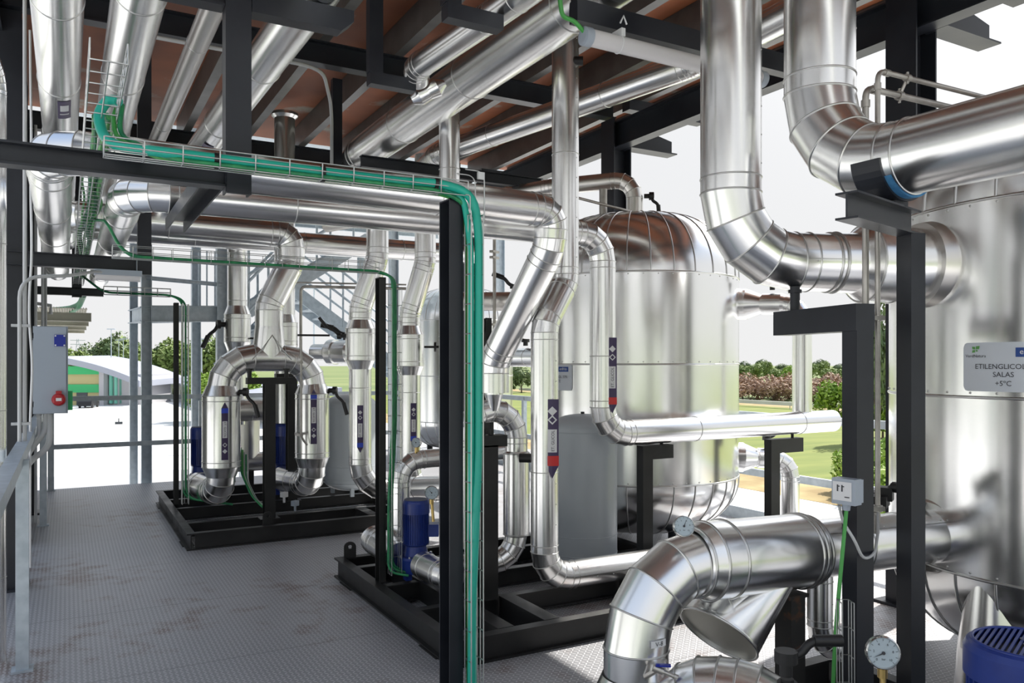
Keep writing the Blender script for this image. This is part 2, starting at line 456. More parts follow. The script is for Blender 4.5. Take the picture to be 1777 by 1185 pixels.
def pipe(label, pts, r, bend=None, name='insulated_pipe', cat='pipe', group=None, k=32, spacing=0.95, gores=None, m_='jacket', cap=True, bulges=(), rivets=None, gap=None, phase=0.5, loc=None):
    pts = [V(p_) for p_ in pts]; bend = bend or r * 2.1
    bends = bend if isinstance(bend, (list, tuple)) else [bend] * len(pts)
    lowest = min(pts, key=lambda q_: q_.z)
    root = thing(name, label, cat, lowest if loc is None else loc, group)
    nseg = len(pts) - 1; dirs = [(pts[i + 1] - pts[i]).normalized() for i in range(nseg)]
    cut = [0.0] * len(pts)
    for i in range(1, nseg):
        phi = dirs[i - 1].angle(dirs[i])
        if phi < 0.02: continue
        t = bends[i] * math.tan(phi / 2)
        t = min(t, (pts[i] - pts[i - 1]).length * 0.48, (pts[i + 1] - pts[i]).length * 0.48)
        cut[i] = t
    br = min(0.0048, 0.024 * r + 0.001)
    for i in range(nseg):
        a = pts[i] + dirs[i] * cut[i]; b_ = pts[i + 1] - dirs[i] * cut[i + 1]; L = (b_ - a).length
        u_, w_ = basis(dirs[i])
        mb = MB(); mb.cyl(a, b_, r, k=k, cap=cap)
        bd = MB()
        pos = []
        if cut[i] and L > 3 * r: pos.append(r * 0.5)
        if cut[i + 1] and L > 3 * r: pos.append(L - r * 0.5)
        s_ = spacing * phase + (r if cut[i] else 0)
        while s_ < L - 2 * r:
            pos.append(s_); s_ += spacing
        for s_ in pos: bd.torus(a + dirs[i] * s_, u_, w_, r, br, k, 6)
        if rivets is not None and L > 0.25:
            fc = V(rivets); fc = (fc - dirs[i] * fc.dot(dirs[i]))
            if fc.length > 0.2:
                fc.normalize(); wf = wrapper(a, dirs[i], fc, r)
                patch(bd, wf, -0.002, 0.002, 0, L, 0.0022, 2)
                q_ = 0.05
                while q_ < L:
                    c = wf(0.012, q_, 0); nn = (c - a - dirs[i] * q_).normalized()
                    bd.lathe(c, nn, [(-0.001, 0.0042), (0.0016, 0.0036), (0.0028, 0.0012)], 7, False)
                    q_ += 0.13
        o = mb.build('pipe_jacket', m_, root)
        if bd.v: bd.build('seam_joint', 'bead', o)
    for i in range(1, nseg):
        if cut[i]:
            phi = dirs[i - 1].angle(dirs[i]); R = cut[i] / math.tan(phi / 2)
            mb, bd = MB(), MB()
            elbow_mesh(mb, bd, pts[i], dirs[i - 1], dirs[i], R, r, k, gores or max(2, round(phi / math.radians(23))))
            o = mb.build('pipe_elbow', m_, root); bd.build('seam_joint', 'bead', o)
    for seg_, s0, s1, R2, cone in bulges:      # jacketed valve: wider drum between two cones
        a = pts[seg_]; d_ = dirs[seg_]
        mb = MB(); mb.lathe(a, d_, [(s0, r * 1.005), (s0 + cone, R2), (s1 - cone, R2), (s1, r * 1.005)], k, cap=False)
        o = mb.build('valve_jacket', m_, root); u_, w_ = basis(d_); bd = MB()
        for s_ in (s0 + cone, s0 + cone * 1.5, s1 - cone * 1.5, s1 - cone): bd.torus(a + d_ * s_, u_, w_, R2, br, k, 6)
        bd.build('seam_joint', 'bead', o)
    return root

def lever(root, base, up, along, L=0.22, r=0.012, m_='black', name='valve_lever'):
    # stem with a bent hand lever
    base, up, along = V(base), V(up).normalized(), V(along).normalized()
    mb = MB(); mb.cyl(base, base + up * 0.07, r * 1.5, k=12)
    mb.cyl(base + up * 0.045, base + up * 0.085, r * 2.6, k=14)
    p_ = base + up * 0.07
    mb.tube(arc_pts([p_, p_ + along * L * 0.25, p_ + along * L * 0.45 + up * 0.05, p_ + along * L + up * 0.05], 0.05), r, 10)
    mb.cyl(p_ + along * L * 0.5 + up * 0.05, p_ + along * L + up * 0.05, r * 1.35, k=10)
    return tag(mb.build(name, m_, root), 'black hand lever', None)

def gauge(label, c, face, r, stem_to=None, name='pressure_gauge', group=None, cat='gauge', needle=2.3):
    c = V(c); face = V(face).normalized(); root = thing(name, label, cat, c - Z * r, group)
    mb = MB(); mb.lathe(c - face * 0.03, face, [(0, r * 0.86), (0.006, r * 0.98), (0.03, r), (0.036, r * 0.93), (0.03, r * 0.86)], 32, cap=False); mb.build('gauge_case', 'steelbright', root)
    rt = Z.cross(face).normalized(); up = face.cross(rt)
    f = flat(c + face * 0.001, rt, up)
    d_ = MB(); d_.lathe(c - face * 0.004, face, [(0, r * 0.88), (0.004, r * 0.88)], 32); dial = d_.build('dial_face', 'dial', root)
    t = MB()
    for i in range(11):
        a = math.radians(225 - 27 * i)
        x, y = math.cos(a), math.sin(a); px_, py_ = -y * r * 0.012, x * r * 0.012
        poly_patch(t, f, [(x * r * .72 + px_, y * r * .72 + py_), (x * r * .84 + px_, y * r * .84 + py_), (x * r * .84 - px_, y * r * .84 - py_), (x * r * .72 - px_, y * r * .72 - py_)], 0.001)
    for i, s_ in enumerate(('0', '2', '4', '6', '8', '10')):
        a = math.radians(225 - 54 * i); letters(t, f, s_, r * 0.2, math.cos(a) * r * 0.56, math.sin(a) * r * 0.56 - r * 0.06, 0.001)
    letters(t, f, 'bar', r * 0.18, 0, -r * 0.42, 0.001)
    t.build('dial_marks', 'ink', dial)
    nd = MB(); x, y = math.cos(needle), math.sin(needle)
    poly_patch(nd, f, [(x * r * .7, y * r * .7), (-y * r * .05 - x * .1 * r, x * r * .05 - y * .1 * r), (y * r * .05 - x * .1 * r, -x * r * .05 - y * .1 * r)], 0.003)
    nd.cyl(c + face * 0.001, c + face * 0.006, r * 0.1, k=12); nd.build('needle', 'ink', root)
    if stem_to is not None:
        s_ = MB(); s_.cyl(c - face * 0.012 - Z * r * 0.9, V(stem_to), 0.010, k=12); s_.cyl(c - face * 0.012 - Z * (r + 0.03), c - face * 0.012 - Z * (r * 0.95), 0.016, k=6); s_.build('stem', 'brass', root)
    return root

# ================================================================== the platform, its frame and roof
FX0, FX1, FY0, FY1 = -0.50, 6.10, -2.2, 11.75
mb = MB(); mb.bx(FX0, FX1, FY0, FY1, -0.03, 0.0)
struct('floor', mb, 'floor', 'grey tread plate platform floor with raised tear pattern', 'floor')
mb = MB(); mb.bx(3.6, 7.6, FY1, 14.2, -0.03, 0.0)
struct('floor_2', mb, 'floor', 'tread plate floor under the farthest tank', 'floor')
mb = MB()
for x in (FX0 + 0.05, 2.8, FX1 - 0.05): mb.ibeam((x, FY0, -0.15), (x, FY1, -0.15), 0.12, 0.24)
for y in (-2.1, 0.0, 3.3, 6.6, 9.9, 11.65): mb.ibeam((FX0, y, -0.16), (FX1, y, -0.16), 0.1, 0.2)
struct('floor_beams', mb, 'galv', 'galvanised joists under the platform floor', 'floor')
mb = MB(); mb.bx(FX1 - 0.01, FX1, FY0, FY1, 0.0, 0.12)
struct('trim_1', mb, 'galv', 'low toe board along the sunny platform edge', 'trim')

ROOF_Z, PUR_T, BEAM_T, BEAM_B = 4.565, 4.56, 4.30, 4.11
EX = 4.90
mb = MB()
mb.bx(-0.7, 6.15, -0.6, 10.66, ROOF_Z, ROOF_Z + 0.03)
struct('ceiling', mb, 'roof', 'rust red board roof deck seen from below', 'ceiling')
for i, x in enumerate((-0.45, 0.56, 1.22, 1.88, 2.54, 3.20, 3.86, 4.52, 5.18, 5.84)):
    mb = MB(); mb.channel((x, -0.5, (PUR_T + BEAM_T) / 2), (x, 10.5, (PUR_T + BEAM_T) / 2), 0.085, PUR_T - BEAM_T, (1, 0, 0), 0.006)
    # pale bottom lip
    struct('roof_beam', mb, 'steel_pale', ['grey roof purlin nearest the walkway wall', 'grey roof purlin second from the walkway wall', 'grey roof purlin third from the walkway wall', 'grey roof purlin fourth from the walkway wall',
           'grey roof purlin fifth from the walkway wall', 'grey roof purlin sixth from the walkway wall', 'grey roof purlin seventh from the walkway wall', 'grey roof purlin just inside the deep edge beam', 'grey roof purlin just outside the deep edge beam', 'grey roof purlin along the outer roof edge'][i], 'purlin')
for y, lb in ((-0.2, 'dark cross beam of the roof behind the viewer'), (3.35, 'dark cross beam of the roof over the nearest frame'), (6.62, 'dark cross beam of the roof over the middle frame'), (9.92, 'dark cross beam at the far end of the roof')):
    mb = MB(); mb.ibeam((-0.5, y, (BEAM_T + BEAM_B) / 2), (EX, y, (BEAM_T + BEAM_B) / 2), 0.12, BEAM_T - BEAM_B)
    struct('roof_beam', mb, 'steel', lb, 'beam')
mb = MB(); mb.ibeam((EX + 0.02, -0.5, 3.93), (EX + 0.02, 10.3, 3.93), 0.13, 0.26)
struct('roof_beam', mb, 'steel', 'deep dark edge beam along the open side of the roof', 'beam')
mb = MB(); mb.ibeam((-0.45, -0.5, 4.05), (-0.45, 10.3, 4.05), 0.12, 0.22)
struct('roof_beam', mb, 'steel', 'dark edge beam along the walkway side of the roof', 'beam')
for y, lb in ((3.30, 'short outrigger stub poking out past the nearest right column'), (6.62, 'short outrigger stub poking out past the column behind the tank'), (9.92, 'short outrigger stub at the far end of the roof edge')):
    mb = MB(); mb.bx(EX + 0.09, EX + 0.70, y - 0.18, y - 0.02, 3.80, 3.812)
    mb.prism([(0, 0), (0.60, 0), (0.60, 0.14), (0, 0.26)], (EX + 0.09, y - 0.095, 3.812), (EX + 0.09, y - 0.105, 3.812), (1, 0, 0))
    mb.bx(EX + 0.09, 6.0, y - 0.16, y - 0.04, 4.19, 4.30)
    struct('roof_beam', mb, 'steel', lb, 'beam')

def hcol(x, y, w, d, z0, z1, label, m_='steel', name='column', up=(1, 0, 0)):
    mb = MB(); mb.ibeam((x, y, z0), (x, y, z1), w, d, 0.014, 0.009, up=V(up))
    if z0 <= 0.01: mb.bx(x - d * 0.75, x + d * 0.75, y - w * 0.75, y + w * 0.75, 0.0, 0.018)
    return struct(name, mb, m_, label, 'column')
hcol(EX + 0.04, 6.62, 0.22, 0.22, 0.0, 4.1, 'dark steel column rising behind the ribbed tank')
hcol(EX + 0.02, 3.33, 0.22, 0.22, 0.0, 4.1, 'dark steel column behind the thin tubes and big pipe')
hcol(EX + 0.02, 9.92, 0.22, 0.22, 0.0, 4.1, 'dark steel column at the far right roof corner')
hcol(EX + 0.02, -0.2, 0.22, 0.22, 0.0, 4.1, 'dark steel column behind the viewer on the open side')
hcol(-0.36, 6.70, 0.17, 0.17, 0.0, 4.1, 'dark steel column behind the grey electrical cabinet', up=(0, 1, 0))
hcol(-0.36, 9.95, 0.17, 0.17, 0.0, 4.1, 'dark steel column beyond the cabinet at the walkway end', up=(0, 1, 0))
hcol(-0.36, 3.35, 0.17, 0.17, 0.0, 4.1, 'dark steel column beside the near end of the walkway', up=(0, 1, 0))
hcol(-0.36, 8.3, 0.12, 0.12, 0.0, 4.1, 'slim dark column between the two walkway columns', up=(0, 1, 0))

# trapeze frames hung from the roof that carry the pipes over the walkway
def trapeze(y, xend, z0, h, hang_x, label, ztop=4.11, xstart=-0.36, plate=True, upper=None, w=0.075):
    root = thing('pipe_trapeze', label, 'pipe support', (hang_x, y, z0))
    mb = MB(); mb.ibeam((xstart, y, z0 + h / 2), (xend, y, z0 + h / 2), w, h, 0.008, 0.006); mb.build('cross_beam', 'steel', root)
    mb = MB(); mb.channel((hang_x, y, z0 - 0.02), (hang_x, y, ztop), w, 0.095, (0, 1, 0), 0.007)
    if plate: mb.bx(hang_x - 0.045, hang_x + 0.045, y - 0.05, y - 0.035, z0 - 0.025, z0 + h + 0.02)
    mb.build('hanger', 'steel', root)
    if upper:
        zu, xl, xr = upper
        mb = MB(); mb.ibeam((xl, y, zu + 0.045), (hang_x - 0.05, y, zu + 0.045), 0.075, 0.09, 0.008, 0.006); mb.build('upper_arm', 'steel', root)
        mb = MB()
        a = V((hang_x + 0.05, y, zu + 0.045)); b_ = V((xr, y, zu + 0.045))
        mb.prism([(-0.0375, -0.045), (0.0375, -0.045), (0.0375, 0.045), (-0.0375, 0.045)], a, b_ - V((0.05, 0, 0)), (0, 1, 0))
        mb.add([(xr - 0.05, y - .0375, zu), (xr - 0.05, y + .0375, zu), (xr, y - .0375, zu + 0.045), (xr, y + .0375, zu + 0.045), (xr - 0.05, y - .0375, zu + 0.09), (xr - 0.05, y + .0375, zu + 0.09), (xr, y - .0375, zu + 0.09), (xr, y + .0375, zu + 0.09)],
               [(0, 2, 6, 4), (1, 5, 7, 3), (0, 1, 3, 2), (2, 3, 7, 6), (4, 6, 7, 5)])
        mb.build('upper_arm', 'steel', root)
    return root
tr1 = trapeze(3.20, 0.54, 2.275, 0.080, 0.575, 'dark hung pipe frame nearest the camera, over the walkway', upper=(2.96, -0.3, 1.03))
mb = MB(); mb.channel((0.53, 3.25, 2.375), (0.53, 4.80, 2.375), 0.07, 0.10, (0, 0, -1), 0.007)
mb.build('brace_arm', 'steel', tr1)
trapeze(6.62, 0.46, 2.30, 0.10, 0.515, 'dark hung pipe frame in the middle, tube light beneath it')
trapeze(9.92, 0.36, 2.35, 0.085, 0.10, 'small dark hung pipe frame at the walkway end', plate=False)
# trapezes on the tank side
def hung(label, y, x0, x1, z0, h, hx, z1=BEAM_B, both=False):
    root = thing('pipe_hanger', label, 'pipe support', (hx, y, z0))
    mb = MB(); mb.prism([(-0.035, -h / 2), (0.035, -h / 2), (0.04, 0), (0.035, h / 2), (-0.035, h / 2)], (x0, y, z0 + h / 2), (x1, y, z0 + h / 2), (0, 1, 0)); mb.build('cross_beam', 'steel', root)
    mb = MB(); mb.channel((hx, y, z0 + h), (hx, y, z1), 0.06, 0.08, (0, 1, 0), 0.007)
    if both is not False: mb.channel((both, y, z0 + h), (both, y, z1), 0.06, 0.08, (0, 1, 0), 0.007)
    mb.build('hanger', 'steel', root)
    return root
a = atY(640, 140, 4.32); b_ = atY(718, 155, 4.32)
hung('dark hanger under the elbow end of the slim roof pipe', 4.32, a.x, b_.x, 3.18, 0.07, a.x + 0.035)
a = atY(772, 20, 3.3); b_ = atY(868, 40, 3.3)
hung('short dark hanger under the slim roof pipe near the top edge', 3.3, a.x, b_.x, 3.165, 0.07, a.x + 0.03)
hung('long dark hanger carrying the large roof pipe and tube light', 3.30, 2.20, 4.2, 3.30, 0.11, 4.15, both=2.17)
hung('dark hanger at the far end of the two roof pipes', 9.0, 2.1, 4.3, 3.28, 0.12, 3.15, both=4.25)
p_ = atY(808, 300, 6.3)
mb = MB(); mb.channel((p_.x, 6.58, 3.28), (p_.x, 6.58, 4.11), 0.07, 0.09, (0, 1, 0), 0.007)
rt_ = thing('pipe_hanger', 'dark hanger column between the two roof pipes', 'pipe support', (p_.x, 6.58, 3.28)); mb.build('hanger', 'steel', rt_)
mb = MB(); mb.ibeam((2.2, 6.58, 3.34), (p_.x + 0.95, 6.58, 3.34), 0.07, 0.1, 0.008, 0.006); mb.build('cross_beam', 'steel', rt_)
p2 = atY(584, 140, 7.4)
mb = MB(); mb.channel((p2.x, 7.4, 3.05), (p2.x, 7.4, 4.3), 0.07, 0.09, (0, 1, 0), 0.007)
rt_ = thing('pipe_hanger', 'dark hanger column with a thin conduit bent down beside it', 'pipe support', (p2.x, 7.4, 3.05)); mb.build('hanger', 'steel', rt_)
mb = MB(); q0 = atY(478, 99, 6.53); q1 = atY(560, 110, 6.53); q2 = atY(583, 140, 6.9); q3 = atY(577, 280, 7.33)
mb.tube(arc_pts([V((0.35, 6.53, 4.06)), V((q1.x, 6.53, 4.06)), V((p2.x - 0.07, 7.32, 4.0)), V((p2.x - 0.07, 7.32, 3.1))], 0.22), 0.016, 10)
tag(mb.build('cable_conduit', 'conduit'), 'pale conduit along the middle roof beam, bending down the hanger', 'conduit')
p3 = atY(262, 150, 9.8)
for px, yy, lb in ((262, 9.7, 'dark hanger column left of the two behind the walkway pipes'), (283, 9.7, 'thinner dark hanger column right of the two behind the walkway pipes')):
    q = atY(px, 150, yy); mb = MB(); mb.channel((q.x, yy, 3.3), (q.x, yy, 4.3), 0.07, 0.10 if px < 270 else 0.06, (0, 1, 0), 0.007)
    tag(mb.build('hanger_column', 'steel'), lb, 'pipe support')

# ------------------------------------------------------------------ railings
def rail_post(x, y, name, label, m_='galv', w=0.06, z1=1.1, group=None):
    mb = MB(); mb.bx(x - w / 2, x + w / 2, y - w / 2, y + w / 2, 0.01, z1); mb.bx(x - 0.05, x + 0.05, y - 0.05, y + 0.05, 0.0, 0.012)
    return mb
r_ = thing('handrail', 'galvanised handrail along the left side of the walkway', 'railing', (-0.2, 4.9, 0))
mb = MB(); mb.bx(-0.26, -0.195, 0.4, 9.2, 1.07, 1.135); mb.build('top_rail', 'galv', r_)
for y in (0.9, 4.88, 9.15): rail_post(-0.2, y, '', '').build('post', 'galv', r_)
mb = MB(); mb.bx(-0.225, -0.195, 0.4, 9.2, 0.52, 0.56); mb.bx(-0.225, -0.195, 9.2, 9.23, 0.5, 0.56)
r_ = thing('end_railing', 'galvanised railing across the far end of the platform', 'railing', (1.0, 11.6, 0))
mb = MB(); mb.bx(-0.2, 4.6, 11.6, 11.65, 1.13, 1.19); mb.build('top_rail', 'galv', r_)
mb = MB(); mb.bx(-0.2, 4.6, 11.6, 11.65, 0.52, 0.58); mb.build('middle_rail', 'galv', r_)
for x in (-0.17, 1.62, 4.5):
    rail_post(x, 11.62, '', '', w=0.07).build('post', 'galv', r_)
r_ = thing('side_railing', 'galvanised railing along the sunny side, green field behind', 'railing', (6.05, 6, 0))
mb = MB(); mb.bx(6.02, 6.06, -2, 11.6, 1.05, 1.12); mb.build('top_rail', 'galv', r_)
mb = MB(); mb.bx(6.02, 6.06, -2, 11.6, 0.48, 0.55); mb.build('middle_rail', 'galv', r_)
for y in (-1.9, 0.6, 2.6, 7.6, 10.4): rail_post(6.04, y, '', '').build('post', 'galv', r_)

# ------------------------------------------------------------------ galvanised stair tower beyond the far end
def gcol(px, w, y, z1, label, group=None, z0=-4.5):
    q = atY(px, HZ, y); mb = MB(); mb.ibeam((q.x, y, z0), (q.x, y, z1), w, w, 0.012, 0.009, up=V((1, 0, 0)))
    return struct('column', mb, 'galv', label, 'column')
gcol(254, 0.13, 11.95, 5.2, 'galvanised stair tower post right below the hung frame')
gcol(232, 0.11, 13.2, 5.2, 'thin galvanised stair tower post, leftmost of all')
gcol(340, 0.13, 13.2, 5.2, 'galvanised stair tower post right of the dark slim post')
gcol(385, 0.15, 11.95, 5.2, 'galvanised stair tower post beside the jacketed valve lever')
gcol(867, 0.16, 14.6, 5.2, 'bluish galvanised post far behind the green cables')
gcol(683, 0.14, 13.2, 5.2, 'bluish galvanised post between the two bent risers')
def pt(px, py, y): return atY(px, py, y)
mb = MB()
a = pt(250, 545, 11.95); b_ = pt(385, 545, 11.95); mb.ibeam(a, b_, 0.1, 0.22)
c = pt(228, 550, 13.2); mb.ibeam(a, c, 0.1, 0.2); d_ = pt(340, 548, 13.2); mb.ibeam(c, d_, 0.1, 0.2)
mb.add([a + Z * .12, b_ + Z * .12, d_ + Z * .12, c + Z * .12, a + Z * .09, b_ + Z * .09, d_ + Z * .09, c + Z * .09], [(0, 1, 2, 3), (4, 7, 6, 5), (0, 4, 5, 1), (2, 6, 7, 3)])
st_ = thing('stair_landing', 'galvanised stair landing between the tower posts', 'stairs', c)
mb.build('landing_frame', 'galv', st_)
mb = MB()
for py in (452, 488): mb.tube([pt(254, py - 6, 11.95), pt(385, py + 6, 11.95)], 0.03, 8)
mb.tube([pt(228, 480, 13.2), pt(345, 490, 13.2)], 0.025, 8)
mb.build('guard_rail', 'galv', st_)
mb = MB()
for k in range(4): mb.tube([pt(345 + k * 14, 545, 13.0), pt(345 + k * 14, 436, 13.0)], 0.012, 6)
mb.build('baluster', 'galv', st_)
def flight(p0, p1, width, n_, label):
    # stair flight: two stringers, open treads, two sloping rails
    p0, p1 = V(p0), V(p1); root = thing('stair_flight', label, 'stairs', p0 if p0.z < p1.z else p1)
    w = V((0, width, 0))
    for s_ in (V((0, 0, 0)), w):
        mb = MB(); mb.prism([(-0.012, -0.11), (0.012, -0.11), (0.012, 0.11), (-0.012, 0.11)], p0 + s_, p1 + s_, (0, 1, 0)); mb.build('stringer', 'galv', root)
    for k in range(n_):
        c = p0 + (p1 - p0) * ((k + 0.5) / n_); mb = MB(); mb.box(c + w / 2, (0.24, width, 0.03)); mb.build('tread', 'galv', root)
    for s_ in (V((0, 0, 0)), w):
        mb = MB()
        for hh in (0.55, 1.0): mb.tube([p0 + s_ + Z * hh, p1 + s_ + Z * hh], 0.022, 8)
        for k in range(4):
            c = p0 + (p1 - p0) * (k / 3) + s_; mb.tube([c, c + Z * 1.0], 0.02, 6)
        mb.build('stair_rail', 'galv', root)
    low = p0 if p0.z < p1.z else p1; hi_ = p1 if p0.z < p1.z else p0
    mb = MB()
    for c in (low, hi_): mb.bx(c.x - .05, c.x + .05, c.y + width / 2 - .05, c.y + width / 2 + .05, -4.5, c.z)
    mb.build('support_post', 'galv', root)
    return root
flight(pt(500, 530, 12.6), pt(395, 640, 12.6), 0.8, 9, 'lower galvanised stair flight behind the inverted U pipe')
flight(pt(640, 545 - 130, 12.6), pt(430, 640 - 100, 12.6), 0.8, 12, 'broad galvanised stair flight climbing behind the bent pipe')
flight(pt(505, 500, 14.2), pt(760, 690, 14.2), 0.8, 14, 'galvanised stair flight descending behind the thin bent tubes')
mb = MB(); a = pt(392, 420, 13.2); b_ = pt(392, 600, 13.2)
for k in range(12):
    q0 = a + (b_ - a) * (k / 12); q1 = a + (b_ - a) * ((k + 1) / 12)
    mb.tube([q0 + V((0.0, 0, 0)), q1 + V((0.35 if k % 2 == 0 else 0, 0, 0))], 0.02, 6)
mb.tube([a, b_], 0.02, 6); mb.tube([a + V((.35, 0, 0)), b_ + V((.35, 0, 0))], 0.02, 6)
tag(mb.build('lattice_mast', 'galv'), 'galvanised lattice upright beside the stair tower', 'mast')
# upper landing roof members seen above the far pipe
mb = MB()
for py, y in ((352, 13.0), (372, 13.6), (388, 14.2)): mb.ibeam(pt(505, py, y), pt(760, py + 22, y), 0.08, 0.1)
mb.ibeam(pt(540, 385, 12.6), pt(600, 340, 14.4), 0.06, 0.1); mb.ibeam(pt(650, 395, 12.6), pt(690, 360, 14.4), 0.06, 0.1)
tag(mb.build('upper_landing', 'galv'), 'galvanised upper landing glimpsed between the crossing pipes', 'stairs')
mb = MB(); mb.bx(-0.3, 7.2, 10.4, 16.2, 5.2, 5.26)  # added sheet out of view, keeps the sun off the far floor end
struct('roof', mb, 'galv', 'unseen metal roof added over the stair tower to shade the far floor', 'roof')
# corrugated canopy of the neighbouring building at the far left
root = thing('corrugated_canopy', 'beige corrugated canopy beyond the cabinet, hung pipes above it', 'canopy', pt(100, 575, 14))
mb = MB()
xs0, xs1 = pt(60, 560, 13.0).x, pt(150, 560, 13.0).x
rows = []
for i in range(41):
    x = xs0 + (xs1 - xs0) * i / 40
    rows.append([V((x, 12.4, 2.36 + 0.02 * (i % 2))), V((x, 17.5, 2.32 + 0.02 * (i % 2)))])
vs = [q for r in rows for q in r]
mb.add(vs, [(2 * i, 2 * i + 1, 2 * i + 3, 2 * i + 2) for i in range(40)])
mb.build('corrugated_sheet', 'beige', root)
for k, yy in enumerate((12.5, 14.0, 15.6, 17.2)):
    mb = MB(); mb.ibeam((xs0, yy, 2.25), (xs1 + 0.05, yy, 2.25), 0.08, 0.12); mb.build('canopy_beam', 'beige', root)
for x in (-0.62,):
    mb = MB()
    for yy in (12.2, 13.6, 15.0, 16.4): mb.bx(x - 0.06, x + 0.06, yy, yy + 0.12, -4.5, 4.3)
    mb.build('canopy_post', 'steel', root)
# dark cladding strip outside the walkway columns
mb = MB()
for yy in (7.4, 8.9, 10.6, 11.4): mb.channel((-0.5, yy, 0.0), (-0.5, yy, 3.9), 0.06, 0.08, (1, 0, 0), 0.006)
tag(mb.build('cladding_upright', 'steel_dark'), 'dark uprights on the wall cladding beyond the cabinet', 'upright')
mb = MB()
for k in range(11): mb.bx(-0.66 + .015 * (k % 2), -0.60, 8.4 + .3 * k, 8.7 + .3 * k, 0.0, 3.9)
struct('wall_left', mb, 'wallclad', 'beige ribbed wall cladding left of the walkway', 'wall')

# ================================================================== overhead pipes
def at(px, py, d): return atD(px, py, d)
# large roof pipe with the riser that bends towards the second dark post
pA = pipe('large insulated roof pipe crossing above the vertical riser, elbow down at its far end',
     [(2.43, -1.6, 3.58), (2.43, 7.50, 3.58), (2.50, 7.62, 3.02)], 0.155, bend=0.30, k=44, spacing=1.25, phase=0.2)
r1a, r1b, r1c = at(655, 250, 8.1), at(655, 448, 8.1), at(625, 535, 8.1)
r1d = at(625, 850, 8.1)
pB = pipe('insulated riser with drum valve jacket left of the middle dark post',
     [r1a, r1b, r1c, r1d, r1d + V((0.9, -0.10, -0.02))], 0.113, bend=0.27, spacing=1.3, bulges=[(2, (535 - 535) / 1380 * 8.1 + 0.12, 0.62, 0.150, 0.09)])
flow_sticker(pB, at(625, 784, 8.1), Z, 0.113, 0.060, 0.48, 'stblue')
lever(pB, at(600, 583, 8.1), V((-.87, .49, 0)), V((-.5, 0, .6)), 0.24)
r2a, r2b, r2c, r2d = at(738, 270, 8.1), at(738, 455, 8.1), at(711, 545, 8.1), at(711, 855, 8.1)
pC = pipe('insulated riser with drum valve jacket between the middle and near dark posts',
     [r2a, r2b, r2c, r2d, r2d + V((0.9, -0.1, -0.02))], 0.107, bend=0.27, spacing=1.3, bulges=[(2, 0.12, 0.62, 0.142, 0.09)])
flow_sticker(pC, at(714, 772, 8.1), Z, 0.107, 0.058, 0.43, 'stblue', turn=0.2)
mb = MB(); a = at(736, 602, 8.0); mb.cyl(a, a + V((0.10, -0.05, 0)), 0.012, k=10); mb.cyl(a + V((0.09, -0.045, 0)), a + V((0.11, -0.055, 0)), 0.05, k=14); mb.tube([a + V((.1, -.05, 0)), a + V((0.32, -0.16, 0.0))], 0.014, 8)
tag(mb.build('valve_lever', 'black', pC), 'black hand lever', None)
pD = pipe('thinner insulated roof pipe on the open side, elbow down at its far end',
     [atD(1330, 20, 4.7) + V((0.1, -2.8, 0.05)), atD(1200, 112, 5.5), atD(760, 268, 7.3), atD(737, 290, 7.75)], 0.094, bend=0.2, k=36, spacing=1.2)
a = atD(850, 30, 3.9); b_ = atD(722, 118, 4.55)
pE = pipe('slim roof pipe above the short hangers with crumpled foil end',
     [a + V((0.1, -1.9, 0.0)), a, b_, b_ + V((0.05, 0.10, -0.02))], 0.072, spacing=1.1)
mb = MB(); mb.lathe(b_ + V((0.06, 0.16, -0.12)), V((0.5, -0.3, 0.3)), [(-0.02, .03), (0.03, .055), (0.09, 0.05), (0.15, .058), (0.2, 0.02)], 9, True); mb.build('foil_wrap', 'jacket', pE)
# lengthways pipes over the walkway
pF = pipe('insulated pipe over the walkway nearest the dark columns, purple tag on it', [(-0.035, -1.2, 3.20), (-0.035, 9.3, 3.20)], 0.106, spacing=1.15, k=36)
w_ = wrapper((-0.035, 5.2, 3.20), (0, 1, 0), (0.25, -0.2, -1), 0.106)
b_ = MB(); patch(b_, w_, -0.035, 0.035, 0.0, 0.36, 0.002); o = b_.build('purple_tag', 'purple', pF); b_ = MB(); patch(b_, w_, -0.022, 0.022, 0.08, 0.2, 0.003); patch(b_, w_, -0.024, 0.024, 0.25, 0.27, 0.003); b_.build('white_panel', 'stwhite', o)
pG = pipe('insulated pipe over the walkway second from the dark columns', [(0.275, -1.2, 3.20), (0.275, 9.3, 3.20)], 0.108, spacing=1.15, k=36, phase=0.3)
pH = pipe('insulated roof pipe right of the nearest hung frame column', [(0.93, -1.2, 3.15), (0.90, 3.3, 3.15), (0.80, 9.3, 3.15)], 0.098, spacing=1.15, k=36, phase=0.8)
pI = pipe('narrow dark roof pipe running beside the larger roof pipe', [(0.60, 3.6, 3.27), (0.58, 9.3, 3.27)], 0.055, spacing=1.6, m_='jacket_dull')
w_ = wrapper((0.85, 5.6, 3.15), (0, 1, 0), (-0.25, -0.2, -1), 0.098)
b_ = MB(); patch(b_, w_, -0.035, 0.035, 0.0, 0.3, 0.002); o = b_.build('purple_tag', 'purple', pH); b_ = MB(); patch(b_, w_, -0.022, 0.022, 0.06, 0.17, 0.003); b_.build('white_panel', 'stwhite', o)

